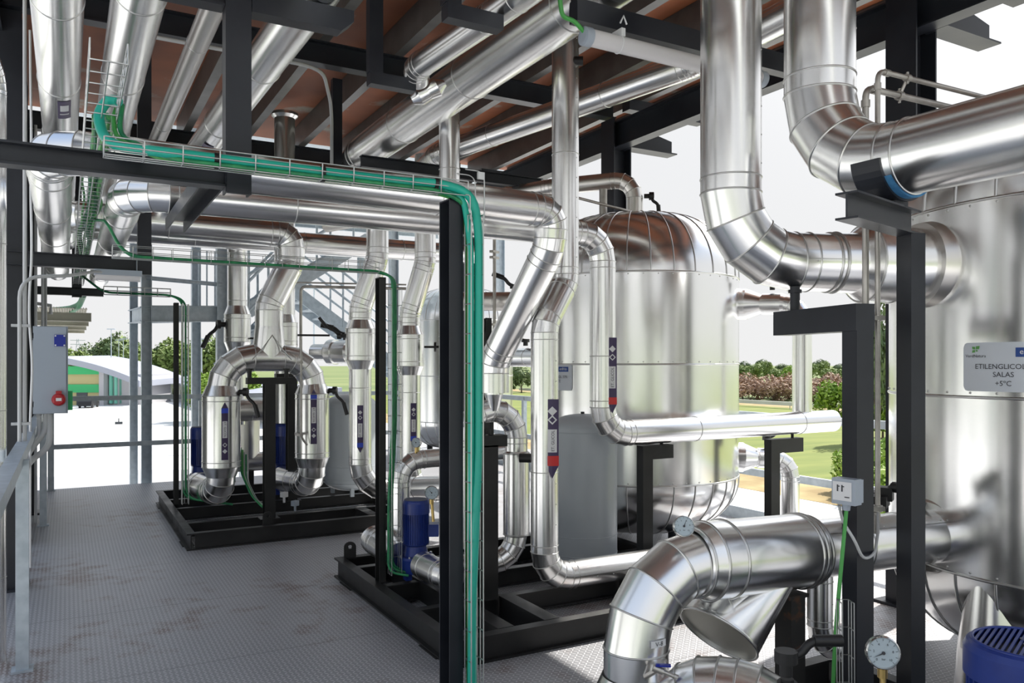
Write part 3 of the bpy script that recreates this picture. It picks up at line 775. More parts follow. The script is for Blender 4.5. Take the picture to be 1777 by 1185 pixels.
# crosswise pipes with the long drops
e1 = atY(958, 380, 4.1); e1.z = 2.53
dg = at(857, 655, 5.28)
top_l = V((-0.07, 4.1, 2.56)); far_l = V((-0.075, 9.3, 2.55))
pJ = pipe('upper crosswise insulated pipe ending in a slanting drop to the pump header',
     [far_l, top_l, e1, e1 + V((0, 0.03, -0.22)), dg + V((0, 0, 0.10)), dg + V((0, 0, -0.10))], 0.100, bend=0.21, k=40, spacing=1.05, rivets=None)
e2 = atY(1046, 400, 4.6); e2.z = 2.515; e3 = V((e2.x, e2.y, 1.105))
pK = pipe('lower crosswise insulated pipe dropping in front of the ribbed tank and turning right',
     [(0.30, 9.3, 2.50), (0.285, 4.6, 2.50), e2, e3, (5.75, 4.62, 1.115)], 0.092, bend=0.19, k=40, spacing=1.15)
flow_sticker(pK, atD(1057, 716, 5.64), Z, 0.092, 0.066, 0.53, 'stred', turn=0.25)
c = V((5.25, 4.62, 1.1)); j = V((5.25, 4.72, 2.14))
pL = pipe('third crosswise insulated pipe at the back feeding the inverted U header',
     [(-0.02, 9.6, 2.93), (-0.02, 8.1, 2.93), (1.98, 8.1, 2.91), (1.98, 8.1, 2.62), atY(467, 530, 8.1), atY(467, 585, 8.1)], 0.135, bend=0.22, k=40, spacing=1.0)
pM = pipe('fourth crosswise insulated pipe farthest back, rust streak on top',
     [(0.2, 9.3, 3.0), (4.6, 9.25, 3.02)], 0.125, spacing=1.2, phase=0.85)
r_top = at(981, 62, 5.25); r_a = at(981, 492, 5.25); r_b = at(945, 562, 5.1); r_c = at(945, 1003, 5.1)
pN = pipe('tall insulated riser with small offset bend and red arrow sticker',
     [(r_a.x, r_a.y, 3.78), r_a, r_b, r_c, r_c + V((2.3, -0.02, 0.0))], 0.089, bend=0.17, k=40, spacing=1.6, rivets=(0.55, -0.9, 0))
flow_sticker(pN, at(956, 827, 5.1), Z, 0.089, 0.084, 0.50, 'stred', turn=0.1)
mb = MB(); a = at(996, 106, 5.2); mb.cyl(a, a + V((0.05, -0.03, 0.0)), 0.03, k=14); mb.tube([a, a + V((0.18, 0.4, 0.06))], 0.022, 10)
tag(mb.build('thermometer_pocket', 'black', pN), 'black probe', None)
pO = pipe('insulated riser rising under the large roof pipe, above the green cable bend',
     [at(780, 150, 6.2), at(780, 1000, 6.2)], 0.081, spacing=1.3, rivets=(0.7, -0.7, 0))
# far risers
q = at(412, 520, 9.3)
pP = pipe('distant insulated riser with drum valve jacket beside the stair posts',
     [(q.x, q.y, 4.44), (q.x, q.y, 0.9)], 0.113, spacing=1.4, bulges=[(0, 4.44 - 2.28, 4.44 - 1.76, 0.15, 0.1)])
a = V((q.x - 0.15, q.y - 0.02, 2.06)); lever(pP, a, (-1, -0.1, 0), (-0.45, -0.1, -1), 0.3, 0.02)
q = at(494, 300, 8.85)
pQ = pipe('distant insulated chimney riser with a flared collar under the roof',
     [(q.x, q.y, 4.40), (q.x, q.y, 0.95)], 0.112, spacing=1.5, phase=0.95, bulges=[(0, 4.40 - 2.15, 4.40 - 1.72, 0.14, 0.09)])
mb = MB(); mb.lathe((q.x, q.y, 4.33), Z, [(0, 0.113), (0.03, 0.145), (0.06, 0.145), (0.07, 0.112)], 32); mb.build('collar', 'jacket', pQ)

# ================================================================== tanks
def tank(x, y, label, jacket_leg=None, z0=0.14, zs=0.63, zt=2.34, ztop=2.93, R=0.91, ribs=30, mids=(1.60,), turn=0.0):
    root = thing('storage_tank', label, 'tank', (x, y, 0), 'ribbed storage tanks')
    o = V((x, y, 0))
    mb = MB(); mb.lathe(o, Z, [(zs, R), (zt, R)], 96, cap=False); sh = mb.build('tank_shell', 'tank', root)
    bd = MB()
    for zz in (zs, zt) + tuple(mids): bd.torus(o + Z * zz, V((1, 0, 0)), V((0, 1, 0)), R, 0.008, 96, 6)
    for zz in (zs + 0.02, zt - 0.02) + tuple(m_ + 0.02 for m_ in mids):
        for kk in range(48):
            a = 2 * math.pi * (kk + 0.5) / 48; dd = V((math.cos(a), math.sin(a), 0))
            bd.lathe(o + Z * zz + dd * R, dd, [(-0.001, .006), (0.003, .005), (0.004, .001)], 6, False)
    bd.build('seam_joint', 'bead', sh)
    def dome(za, zb, nm):
        pr = []
        N = 14
        for i in range(N + 1):
            t = math.pi / 2 * i / N
            pr.append((za + (zb - za) * math.sin(t), 0.11 + (R - 0.11) * math.cos(t) ** 0.72))
        d_ = MB(); d_.lathe(o, Z, pr, 96, sharp=False, cap=True); dm = d_.build(nm, 'tank', root)
        rb = MB()
        for kk in range(ribs):
            a = 2 * math.pi * kk / ribs + turn; dd = V((math.cos(a), math.sin(a), 0))
            rb.tube([o + dd * (r_ + 0.001) + Z * z_ for z_, r_ in pr], 0.006, 6)
        rb.build('dome_rib', 'bead', dm)
    dome(zt, ztop, 'top_dome'); dome(zs, z0, 'bottom_dome')
    for kk in range(3):
        a = 2 * math.pi * kk / 3 + 0.5; c = o + V((math.cos(a), math.sin(a), 0)) * 0.55
        if jacket_leg is not None:
            a += jacket_leg - 0.5; c = o + V((math.cos(a), math.sin(a), 0)) * 0.80
            mb = MB(); mb.lathe(c, Z, [(0.0, 0.17), (0.3, 0.145), (0.62, 0.105)], 40, cap=False); mb.build('leg', 'jacket', root)
            continue
        mb = MB(); mb.cyl(c, c + Z * 0.35, 0.05, k=16); mb.cyl(c, c + Z * 0.015, 0.11, k=20); mb.build('leg', 'steel', root)
    return root
TA, TB, TC = V((4.49, 5.74, 0)), V((4.50, 2.08, 0)), V((6.06, 12.65, 0))
tA = tank(TA.x, TA.y, 'middle ribbed metal tank with valve pipe on its domed top')
tB = tank(TB.x, TB.y, 'nearest ribbed metal tank at the right edge with large white sign', mids=(1.45,), turn=0.06, jacket_leg=math.pi - 0.02)
tC = tank(TC.x, TC.y, 'farthest metal tank half hidden behind the near dark post', mids=(1.4,))

def tank_sign(root, T, px0, px1, py0, py1, lines, zc, widths=None):
    # curved white plate on the tank wall
    R = 0.91
    def on(px, py):
        r = ray(px, py); a = r.x ** 2 + r.y ** 2; b_ = -(r.x * T.x + r.y * T.y); c = T.x ** 2 + T.y ** 2 - R * R
        return EYEV + r * ((-b_ - math.sqrt(max(b_ * b_ - a * c, 0))) / a)
    p0 = on(px0, (py0 + py1) / 2)
    face = (p0 - V((T.x, T.y, p0.z))).normalized()
    z1, z0 = on(px0, py0).z, on(px0, py1).z
    h = z1 - z0; w = h * 1.72
    wf = wrapper((T.x, T.y, z0), Z, face, R)
    b_ = MB(); rr = h * 0.1; pts = []
    for cx_, cy_, a0 in ((w - rr, h - rr, 0), (rr, h - rr, 90), (rr, rr, 180), (w - rr, rr, 270)):
        for k in range(5):
            a = math.radians(a0 + 90 * k / 4); pts.append((cx_ + rr * math.cos(a), cy_ + rr * math.sin(a)))
    # strips so the plate follows the curve
    xs = sorted(set([0, rr * .3, rr * .6, rr] + [w * i / 12 for i in range(1, 12)] + [w - rr, w - rr * .6, w - rr * .3, w]))
    def ins(x):
        if x < rr: q = rr - math.sqrt(max(rr * rr - (rr - x) ** 2, 0))
        elif x > w - rr: q = rr - math.sqrt(max(rr * rr - (x - w + rr) ** 2, 0))
        else: q = 0
        return q
    top = [wf(x, h - ins(x), 0.004) for x in xs]; bot = [wf(x, ins(x), 0.004) for x in xs]; m_ = len(xs)
    b_.add(bot + top, [(i, i + 1, m_ + i + 1, m_ + i) for i in range(m_ - 1)], True)
    pl = tag(b_.build('sign_plate', 'sign', root), 'white sign plate', None)
    t = MB()
    for s_, sz, x, y in lines: letters(t, wf, s_, h * sz, w * x, h * y, 0.006)
    t.build('lettering', 'ink', pl)
    lb = MB(); patch(lb, wf, w * 0.60, w * 0.90, h * 0.70, h * 0.885, 0.006); o = lb.build('blue_logo', 'inkblue', pl)
    t = MB(); letters(t, wf, 'enfrio', h * 0.155, w * 0.75, h * 0.755, 0.008); t.build('logo_lettering', 'stwhite', o)
    g = MB(); cx_, cy_ = w * 0.155, h * 0.855; q = h * 0.075
    for sx, sy, sc in ((-1, 1, 0.85), (1, 1, 1.0), (-1, -1, 0.85), (1, -1, 0.55)):
        g.add([wf(cx_ + sx * 0.08 * q, cy_ + sy * 0.08 * q, 0.006), wf(cx_ + sx * sc * q, cy_ + sy * 0.12 * q, 0.006), wf(cx_ + sx * sc * 1.15 * q, cy_ + sy * sc * q, 0.006), wf(cx_ + sx * 0.12 * q, cy_ + sy * sc * 0.9 * q, 0.006)], [(0, 1, 2, 3)])
    g.build('leaf_logo', 'leafgreen', pl)
    t = MB(); letters(t, wf, 'VerdNatura', h * 0.088, w * 0.155, h * 0.695, 0.006, bold=1); t.build('logo_lettering', 'ink', pl)
    return wf
tank_sign(tB, TB, 1673, 1777, 595, 678, [('ETILENGLICOL 33%', 0.145, 0.51, 0.46), ('SALAS', 0.145, 0.47, 0.30), ('+5\u00baC', 0.145, 0.47, 0.12)], 1.6)
tank_sign(tA, TA, 944, 1000, 631, 676, [('ETILENGLICOL 33%', 0.145, 0.51, 0.46), ('AMBIENTE', 0.145, 0.47, 0.30), ('+7\u00baC', 0.145, 0.47, 0.12)], 1.6)
# nozzle on top of the middle tank, up and over to the left
n0 = V((TA.x, TA.y, 2.9)); zt_ = 1.6 + (632 - 310) / 1380 * 7.2
pR = pipe('dull pipe rising from the domed tank top and bending left to the far roof',
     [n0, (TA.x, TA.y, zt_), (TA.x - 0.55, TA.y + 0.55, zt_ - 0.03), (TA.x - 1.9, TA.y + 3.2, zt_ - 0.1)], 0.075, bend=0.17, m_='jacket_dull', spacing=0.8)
mb = MB(); mb.lathe(n0, Z, [(0, 0.16), (0.03, 0.16), (0.05, 0.09)], 24); mb.build('collar', 'jacket_dull', pR)
lever(pR, n0 + V((0.07, -0.05, 0.22)), (0.8, -0.5, 0), (0.1, 0, -1), 0.16, 0.014)
mb = MB(); mb.tube([n0 + V((0.05, -0.12, 0.03)), n0 + V((-0.9, -0.35, 0.06)), n0 + V((-2.0, 0.2, 0.10))], 0.012, 8); mb.cyl(n0 + V((-0.42, -0.1, -0.05)), n0 + V((-0.42, -0.1, 0.22)), 0.035, k=14)
mb.build('vent_tube', 'zinc_tube', pR)
# side nozzles of the middle tank
def nozzle(label, d0, z_, drop_xy, zb, tee=False):
    dd = V((d0[0], d0[1], 0)).normalized(); a = TA + dd * 0.90 + Z * z_; b_ = V((drop_xy[0], drop_xy[1], z_ - 0.02))
    root = pipe(label, [a, b_, (b_.x, b_.y, zb)], 0.080, bend=0.16, spacing=3)
    ax = (b_ - a).normalized()
    mb = MB(); mb.lathe(a, ax, [(-0.04, 0.135), (0.085, 0.135), (0.085, 0.13), (0.22, 0.075), (0.26, 0.075)], 36, cap=False); mb.build('cone_jacket', 'jacket', root)
    mb = MB(); mb.lathe(a, ax, [(0.22, 0.092), (0.38, 0.092), (0.42, 0.075)], 36); mb.build('valve_jacket', 'jacket', root)
    lever(root, a + ax * 0.30 + Z * 0.12, Z, (0.75, -0.5, 0.1), 0.22, 0.015)
    return root
nozzle('upper side nozzle of the middle tank with elbow dropping to the sunlit pipe', (0.70, -0.62), 2.13, (5.42, 4.66), 1.17)
nozzle('lower side nozzle of the middle tank with elbow down behind the right bracket', (0.80, -0.42), 0.76, (6.0 - 0.28, 5.05), 0.05)
# farthest tank: horizontal branch and its stand
a = atD(800, 523, 9.0); b_ = atD(925, 523, 8.6)
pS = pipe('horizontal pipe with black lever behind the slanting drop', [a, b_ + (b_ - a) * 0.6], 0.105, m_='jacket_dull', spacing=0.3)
lever(pS, atD(893, 508, 8.7), Z, (-0.9, 0.4, 0.35), 0.26, 0.02)
a = atD(880, 620, 10.5); b_ = atD(985, 620, 9.2)
pT = pipe('lower horizontal pipe far behind the tall riser', [a, b_], 0.12, spacing=0.4)
lever(pT, atD(912, 600, 10.0), Z, (-0.8, 0.3, 0.2), 0.25, 0.02)
for nm, pz, lb in ((0, 0, 'black bracket post far behind the green cables'),):
    b_ = atD(844, 560, 8.0); mb = MB(); mb.channel((b_.x, b_.y, 0), (b_.x, b_.y, atD(844, 552, 8.0).z), 0.07, 0.1, (-1, 0, 0)); c = atD(806, 560, 8.0)
    mb.bx(c.x, b_.x, b_.y - 0.04, b_.y + 0.04, atD(806, 576, 8).z, atD(806, 553, 8).z)
    tag(mb.build('bracket_post', 'steel_dark'), lb, 'bracket')
mb = MB(); a = atD(858, 400, 8.6); b_ = atD(858, 610, 8.6); mb.tube([a, b_], 0.018, 10)
for py in (437, 447, 563): q = atD(858, py, 8.6); mb.box(q, (0.12, 0.05, 0.025), 0.5)
tag(mb.build('vent_tube', 'zinc_tube'), 'thin upright tube with clamps behind the slanting drop', 'tube')
# thin bent tubes in the background
for px0, py0, r_, lb in ((509, 490, 0.010, 'thinnest bent tube in front of the stairs'), (522, 497, 0.018, 'thicker bent tube in front of the stairs')):
    q0 = atD(px0, 640, 9.6); q1 = atD(px0, py0, 9.6); q2 = atD(705, py0 + 4, 9.6)
    mb = MB(); mb.tube(arc_pts([q0, q1, q2], 0.07), r_, 10); tag(mb.build('thin_tube', 'zinc_tube'), lb, 'tube')
a = atD(463, 581, 9.3); mb = MB(); mb.tube([a, atD(572, 582, 9.3)], 0.012, 8); mb.tube([atD(430, 587, 9.3), atD(446, 587, 9.3)], 0.012, 8)
tag(mb.build('valve_rod', 'steel_dark'), 'thin dark rod behind the header pipe', 'rod')

# ================================================================== grey expansion vessels
def vessel(x, y, R, z0, z1, label):
    root = thing('expansion_vessel', label, 'vessel', (x, y, z0), 'grey expansion vessels')
    pr = []; hd = R * 0.42
    for i in range(9):
        t = math.pi / 2 * i / 8; pr.append((z0 + 0.04 + hd * (1 - math.cos(t)), max(R * math.sin(t), 0.02)))
    for i in range(9):
        t = math.pi / 2 * i / 8; pr.append((z1 - hd + hd * math.sin(t), max(R * math.cos(t), 0.02)))
    mb = MB(); mb.lathe((x, y, 0), Z, pr, 64, sharp=False); bdy = mb.build('vessel_body', 'vessel', root)
    bd = MB()
    for zz in (z0 + hd + 0.06, z0 + hd + 0.02, z0 + hd + 0.2, z1 - hd - 0.02): bd.torus(V((x, y, zz)), V((1, 0, 0)), V((0, 1, 0)), R, 0.003, 64, 6)
    bd.build('weld_line', 'vessel', bdy)
    mb = MB(); mb.cyl((x, y, z1 - 0.01), (x, y, z1 + 0.015), 0.015, k=16); mb.build('valve_cap', 'black', root)
    for k in range(3):
        a = 2 * math.pi * k / 3 + 0.3; c = V((x + math.cos(a) * R * 0.75, y + math.sin(a) * R * 0.75, z0)); mb = MB(); mb.bx(c.x - 0.02, c.x + 0.02, c.y - 0.02, c.y + 0.02, z0, z0 + hd + 0.02); mb.build('leg', 'vessel', root)
    return root
c = atD(1011, 800, 6.12); vessel(c.x, c.y, 0.265, 0.0, 1.22, 'grey expansion vessel standing before the middle tank')
c = atD(608, 780, 8.95); vessel(c.x, c.y, 0.29, 0.145, 1.27, 'grey expansion vessel behind the jacketed valves of the far skid')

# ================================================================== skid frames
def skid(label, x0, x1, y0, y1, crossx=(), crossy=(), h=0.145, lug=None):
    root = thing('skid_frame', label, 'skid frame', ((x0 + x1) / 2, (y0 + y1) / 2, 0))
    w = 0.07
    for nm, a, b_ in (('side_beam', (x0 + w / 2, y0, h / 2), (x0 + w / 2, y1, h / 2)), ('side_beam', (x1 - w / 2, y0, h / 2), (x1 - w / 2, y1, h / 2)),
                      ('end_beam', (x0 + w, y0 + w / 2, h / 2), (x1 - w, y0 + w / 2, h / 2)), ('end_beam', (x0 + w, y1 - w / 2, h / 2), (x1 - w, y1 - w / 2, h / 2))):
        mb = MB(); mb.ibeam(a, b_, w, h, 0.012, 0.01); mb.build(nm, 'steel_dark', root)
    for y in crossx:
        mb = MB(); mb.ibeam((x0 + w, y, h / 2 + 0.003), (x1 - w, y, h / 2 + 0.003), w * 0.9, h - 0.02, 0.012, 0.01); mb.build('cross_beam', 'steel_dark', root)
    for x, ya, yb in crossy:
        mb = MB(); mb.bx(x - 0.05, x + 0.05, ya, yb, h - 0.02, h + 0.002); mb.bx(x - 0.045, x - 0.037, ya, yb, 0.01, h - 0.02); mb.build('long_beam', 'steel_dark', root)
    mb = MB()
    for cx_, cy_ in ((x0 + .035, y0 + .3), (x0 + .035, y1 - .3), (x1 - .035, y0 + .3), (x1 - .035, y1 - .3)): mb.bx(cx_ - .05, cx_ + .05, cy_ - .12, cy_ + .12, -0.001, 0.006)
    mb.build('foot_plate', 'steel_dark', root)
    for (lx, ly, d_) in (lug or ()):
        mb = MB(); dd = V(d_).normalized(); nn = V((-dd.y, dd.x, 0)); N = 14; out, inn = [], []
        for k in range(N + 1):
            a = math.pi * k / N; out.append((math.cos(a) * .045, .075 + math.sin(a) * .04))
        out = [(.045, -0.005)] + out + [(-.045, -0.005)]
        hole = [(math.cos(2 * math.pi * k / len(out)) * .016, .075 + math.sin(2 * math.pi * k / len(out)) * .016) for k in range(len(out))]
        o = V((lx, ly, h)); m_ = len(out)
        # ring of quads between outline and hole, on both faces
        hole = [(math.cos(math.atan2(y - .05, x)) * .016, .075 + math.sin(math.atan2(y - .05, x)) * .016) for x, y in out]
        vs = []
        for s_ in (-.008, .008): vs += [o + dd * x + Z * y + nn * s_ for x, y in out] + [o + dd * x + Z * y + nn * s_ for x, y in hole]
        fs = []
        for k in range(m_):
            j = (k + 1) % m_
            fs += [(k, j, m_ + j, m_ + k), (2 * m_ + k, 3 * m_ + k, 3 * m_ + j, 2 * m_ + j), (k, 2 * m_ + k, 2 * m_ + j, j), (m_ + k, m_ + j, 3 * m_ + j, 3 * m_ + k)]
        mb.add(vs, fs); mb.build('lifting_lug', 'steel_dark', root)
    return root
skid('black skid frame at the far end carrying the inverted U header', 0.90, 3.15, 7.30, 10.0, crossx=(7.85, 8.7, 9.3), crossy=((2.6, 7.37, 7.8),), lug=((1.60, 7.40, (1, 0, 0)),))
skid('black skid frame in the middle with lifting lug on its far corner', 1.76, 4.05, 3.78, 5.88, crossx=(4.42, 5.0, 5.55), crossy=((2.12, 3.85, 5.8), (2.42, 3.85, 4.4), (3.35, 3.85, 4.4)), lug=((1.87, 5.84, (1, -0.2, 0)),))
skid('black skid frame nearest the camera under the big strainer pipe', 1.30, 3.38, 0.4, 2.72, crossx=(1.2, 2.1), crossy=((2.3, 0.5, 2.6),))

def post(label, x, y, z0, z1, w, d, opening=(-1, 0, 0), m_='steel_dark'):
    mb = MB(); mb.channel((x, y, z0), (x, y, z1), w, d, opening, 0.006)
    mb.bx(x - w / 2, x + w / 2, y - d / 2, y + d / 2, z1 - 0.006, z1)
    return tag(mb.build('cable_post', m_), label, 'post')
q = atD(783, 900, 3.36); post('nearest dark channel post with the thick teal hoses running down it', q.x, q.y, 0.0, 2.29, 0.062, 0.105, m_='steel')
q = atD(658, 900, 5.33); post('middle dark channel post rising from the corner of the middle skid', q.x + 0.01, q.y, 0.145, 2.18, 0.045, 0.085)
q = atD(305.5, 860, 8.3); post('slim far dark channel post rising from the far skid', q.x, q.y, 0.145, 2.24, 0.045, 0.085)

# ================================================================== pumps
def pump(label, x, y, z0, r, z1, facing=(0, -1, 0), box_side=(1, -0.3, 0), feet=True):
    # upright inline pump: casing, lantern, finned motor, fan cowl with grille
    root = thing('pump', label, 'pump', (x, y, z0), 'blue upright pumps')
    o = V((x, y, z0)); H = z1 - z0
    mb = MB(); mb.lathe(o, Z, [(0.02, r * .5), (H * .06, r * 1.15), (H * .2, r * 1.3), (H * .24, r * 1.36), (H * .27, r * 1.36), (H * .27, r * .95), (H * .40, r * .80), (H * .42, r * 1.05)], 40); cs = mb.build('pump_casing', 'blue', root)
    mb = MB()
    for k in range(8):
        a = 2 * math.pi * k / 8; c = o + V((math.cos(a), math.sin(a), 0)) * r * 1.24 + Z * H * .27; mb.cyl(c, c + Z * 0.012, 0.010, k=6)
    mb.build('bolt', 'steelbright', cs)
    mb = MB(); mb.cyl(o + Z * H * .42, o + Z * H * .86, r * 0.90, k=40)
    for k in range(36):
        a = 2 * math.pi * k / 36; d_ = V((math.cos(a), math.sin(a), 0)); c = o + d_ * r * 0.94 + Z * H * .64
        mb.box(c, (r * 0.13, r * 0.045, H * .42), a)
    mb.build('motor_body', 'blue', root)
    mb = MB(); mb.lathe(o, Z, [(H * .82, r * 1.0), (H * .82, r * 1.06), (H * .955, r * 1.06), (H * .985, r * 1.0), (H * 1.0, r * .90)], 48, cap=False); cw = mb.build('fan_cowl', 'blue', root)
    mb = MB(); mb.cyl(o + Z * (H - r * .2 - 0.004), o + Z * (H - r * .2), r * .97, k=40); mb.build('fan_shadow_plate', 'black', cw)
    mb = MB(); n_ = 17
    for k in range(n_):
        t = -0.88 + 1.76 * k / (n_ - 1); L = math.sqrt(1 - t * t) * r * .9
        mb.box(o + Z * (H - 0.003) + V((t * r * .9 * .35, -t * r * .9 * .937, 0)), (r * 0.05, 2 * L, 0.005), math.atan2(-.937, .35))
    mb.torus(o + Z * (H - 0.002), V((1, 0, 0)), V((0, 1, 0)), r * .9, r * .035, 40, 6)
    gr = mb.build('fan_grille', 'blue' if r > .15 else 'grille', cw)
    mb = MB(); f = flat(o + Z * H, V((.8, .6, 0)), V((-.6, .8, 0)))
    for cx_ in (-.16, .16):
        for k in range(12):
            a0, a1 = math.pi * 2 * k / 12, math.pi * 2 * (k + .8) / 12
            mb.add([f(cx_ * r + math.cos(a) * rr, math.sin(a) * rr, .003) for a, rr in ((a0, r * .10), (a1, r * .10), (a1, r * .055), (a0, r * .055))], [(0, 1, 2, 3)])
    mb.build('maker_badge', 'grille', gr)
    bs = V(box_side).normalized()
    mb = MB(); c = o + bs * r * 1.35 + Z * H * .60; mb.box(c, (r * .8, r * 0.9, H * .16), math.atan2(bs.y, bs.x)); mb.build('terminal_box', 'blue', root)
    mb = MB()
    for s_ in (-1, 1): mb.bx(x + s_ * r * .7 - .02, x + s_ * r * .7 + .02, y - .03, y + .03, z0 - 0.02, z0 + H * .1)
    mb.build('foot', 'blue', root)
    return root
c = atD(722, 1000, 5.40); pump('blue upright pump between the middle and near dark posts', c.x, c.y, 0.165, 0.088, 0.685, box_side=(.9, -.45, 0))
c = atD(345, 850, 8.9); pump('blue upright pump behind the left jacketed valve of the far skid', c.x + .02, c.y, 0.165, 0.105, 0.90)
c = atD(503, 840, 8.95); pump('blue upright pump behind the right jacketed valve of the far skid', c.x - .045, c.y, 0.165, 0.135, 0.94)
c = atD(1783, 1115, 2.5); pump('big blue motor cut by the lower right corner', c.x, c.y, 0.1, 0.168, c.z)

# ================================================================== far skid: inverted U header
Yh = 8.1
def hx(px): return atY(px, HZ, Yh).x
zU = 1.665; xl, xr = hx(384), hx(542)
pU = pipe('inverted U insulated header with two big jacketed valves on the far skid',
     [V((xl - 0.10, Yh + 0.75, 0.34)), V((xl, Yh, 0.355)), V((xl, Yh, zU)), V((xr, Yh, zU)), V((xr, Yh, 0.37)), V((xr - 0.12, Yh + 0.75, 0.35))], 0.135, bend=[0, .2, .30, .30, .2, 0], k=40, spacing=0.30, phase=0.4,
     bulges=[(1, 0.155, 1.04, 0.178, 0.10), (3, zU - 1.40, zU - 0.55, 0.172, 0.10)])
xm = hx(467); mb = MB(); rs = []
for t, ax_, ay_ in ((0.0, 0.165, 0.1375), (0.03, 0.163, 0.1375), (0.28, 0.139, 0.1385), (0.31, 0.137, 0.137)):
    rs.append([V((xm + ax_ * math.cos(2 * math.pi * k / 40), Yh + ay_ * math.sin(2 * math.pi * k / 40), zU + t)) for k in range(40)])
mb.rings(rs); ts_ = mb.build('tee_saddle', 'jacket', pU)
mb = MB(); mb.tube([V((xm - .19, Yh - .134, zU - .02)), V((xm - .10, Yh - .139, zU + .08)), V((xm, Yh - .143, zU + .22)), V((xm + .10, Yh - .139, zU + .08)), V((xm + .19, Yh - .134, zU - .02))], .006, 6); mb.build('seam_joint', 'bead', ts_)
flow_sticker(pU, V((xl, Yh, 0.69)), Z, 0.178, 0.062, 0.55, 'stblue', arrow_up=True, turn=0.18)
flow_sticker(pU, V((xr, Yh, 0.80)), Z, 0.172, 0.062, 0.55, 'stblue', arrow_up=True, turn=0.08)
for x in (xl, xr):
    lever(pU, V((x + 0.16, Yh - 0.03, 1.33)), (0.85, -0.5, 0), (0.25, -0.15, -1), 0.26, 0.016)
# T-shaped support under the header, and a second one behind
def tsupport(label, px, y, ztop, pxa, pxb, z0=0.145, arm=0.06, rods=()):
    q = atY(px, HZ, y); root = thing('pipe_support', label, 'pipe support', (q.x, y, z0))
    mb = MB(); mb.ibeam((q.x, y, z0), (q.x, y, ztop - arm), 0.10, 0.10, 0.008, 0.007, up=V((0, 1, 0))); mb.bx(q.x - .09, q.x + .09, y - .07, y + .07, z0, z0 + 0.01); mb.build('upright', 'steel_dark', root)
    a, b_ = atY(pxa, HZ, y).x, atY(pxb, HZ, y).x
    mb = MB(); mb.bx(a, b_, y - 0.05, y + 0.05, ztop - arm, ztop); mb.build('arm', 'steel_dark', root)
    for px_, zt in rods:
        x = atY(px_, HZ, y).x; mb = MB(); mb.cyl((x, y, ztop), (x, y, zt), 0.02, k=10); mb.cyl((x, y, zt - 0.02), (x, y, zt), 0.035, k=12); mb.build('prop', 'steel_dark', root)
    return root
tsupport('black T support under the inverted U header', 467, 7.66, 1.475, 428, 508, rods=((433, 1.56), (497, 1.56)))
tsupport('black square support behind the T support', 506, 8.55, 1.50, 478, 514, arm=0.11)
# thin drain tube in front of header right leg
mb = MB(); a = V((hx(512), 7.86, 1.50)); mb.tube(arc_pts([a + Z * 0.35, a, a - Z * .62, a - Z * .70 + V((.06, 0, 0))], 0.05), 0.011, 8)
for zz in (0.12, -0.6): mb.box(a + Z * zz + V((0, .09, 0)), (0.03, 0.22, 0.025))
tag(mb.build('drain_tube', 'zinc_tube'), 'thin drain tube hanging under the inverted U header', 'tube')
# strainer line behind the header
Yb = 9.35; ax_, bx_ = atY(412, HZ, Yb).x, atY(560, HZ, Yb).x
zb = 1.6 - (712 - 632) / 1380 * atY(450, 712, Yb).y / 1.02 * 0.98
pV = pipe('dull strainer pipe behind the inverted U header', [(ax_, Yb, zb), (bx_, Yb, zb)], 0.125, m_='jacket_dull', spacing=0.3)
mb = MB(); mb.lathe((bx_ - 0.25, Yb - 0.03, zb - 0.05), V((-0.65, -0.1, -0.75)), [(0, 0.04), (0.12, 0.09), (0.42, 0.15)], 36, cap=False); mb.build('strainer_jacket', 'jacket', pV)
mb = MB(); mb.lathe((bx_ - 0.25, Yb - 0.03, zb - 0.05), V((-0.65, -0.1, -0.75)), [(0.41, 0.148), (0.415, 0.01)], 36, cap=False); mb.build('strainer_lid', 'inside', pV)
q0, q1 = atY(420, 800, 9.7), atY(470, 800, 9.7)
pLow = pipe('low dull suction pipe at the back of the far skid', [(q0.x - .25, 9.7, .45), (q1.x + .5, 9.7, .45)], 0.11, m_='jacket_dull', spacing=0.35)
for x_ in (q0.x + .1, q1.x + .3):
    mb = MB(); mb.bx(x_ - .03, x_ + .03, 9.67, 9.73, 0.0, .345); mb.build('stand', 'steel_dark', pLow)
pipe('upright dull sleeve behind the left jacketed valve', [(q0.x + .05, 9.75, .50), (q0.x + .05, 9.75, 1.0)], 0.16, m_='jacket_dull', spacing=0.4)
q = atD(610, 620, 9.4)
pW = pipe('horizontal insulated pipe with drum valve jacket left of the drum risers', [atD(545, 611, 9.9), atD(625, 611, 9.6)], 0.10, m_='jacket', spacing=0.4)
mb = MB(); a = atD(572, 611, 9.8); dd = (atD(625, 611, 9.6) - atD(545, 611, 9.9)).normalized(); mb.lathe(a, dd, [(0, .10), (.01, .155), (.10, .155), (.10, .14), (.30, .14)], 36); mb.build('valve_jacket', 'jacket', pW)
lever(pW, atD(600, 590, 9.6), Z, (-0.9, .4, .2), 0.3, 0.022)
# small gauge and wiring on the far skid
for k, (px, py, d_) in enumerate(((493, 858, 7.9), (512, 873, 7.8))):
    a = atD(px, py, d_); mb = MB(); mb.box(a, (0.06, 0.05, 0.05), 0.5); mb.cyl(a - Z * 0.08, a, 0.012, k=8)
    tag(mb.build('drain_valve', 'white' if k == 0 else 'lgrey'), ('small pale drain valve beside the right pump of the far skid', 'small pale drain valve under the right elbow of the far skid')[k], 'valve')

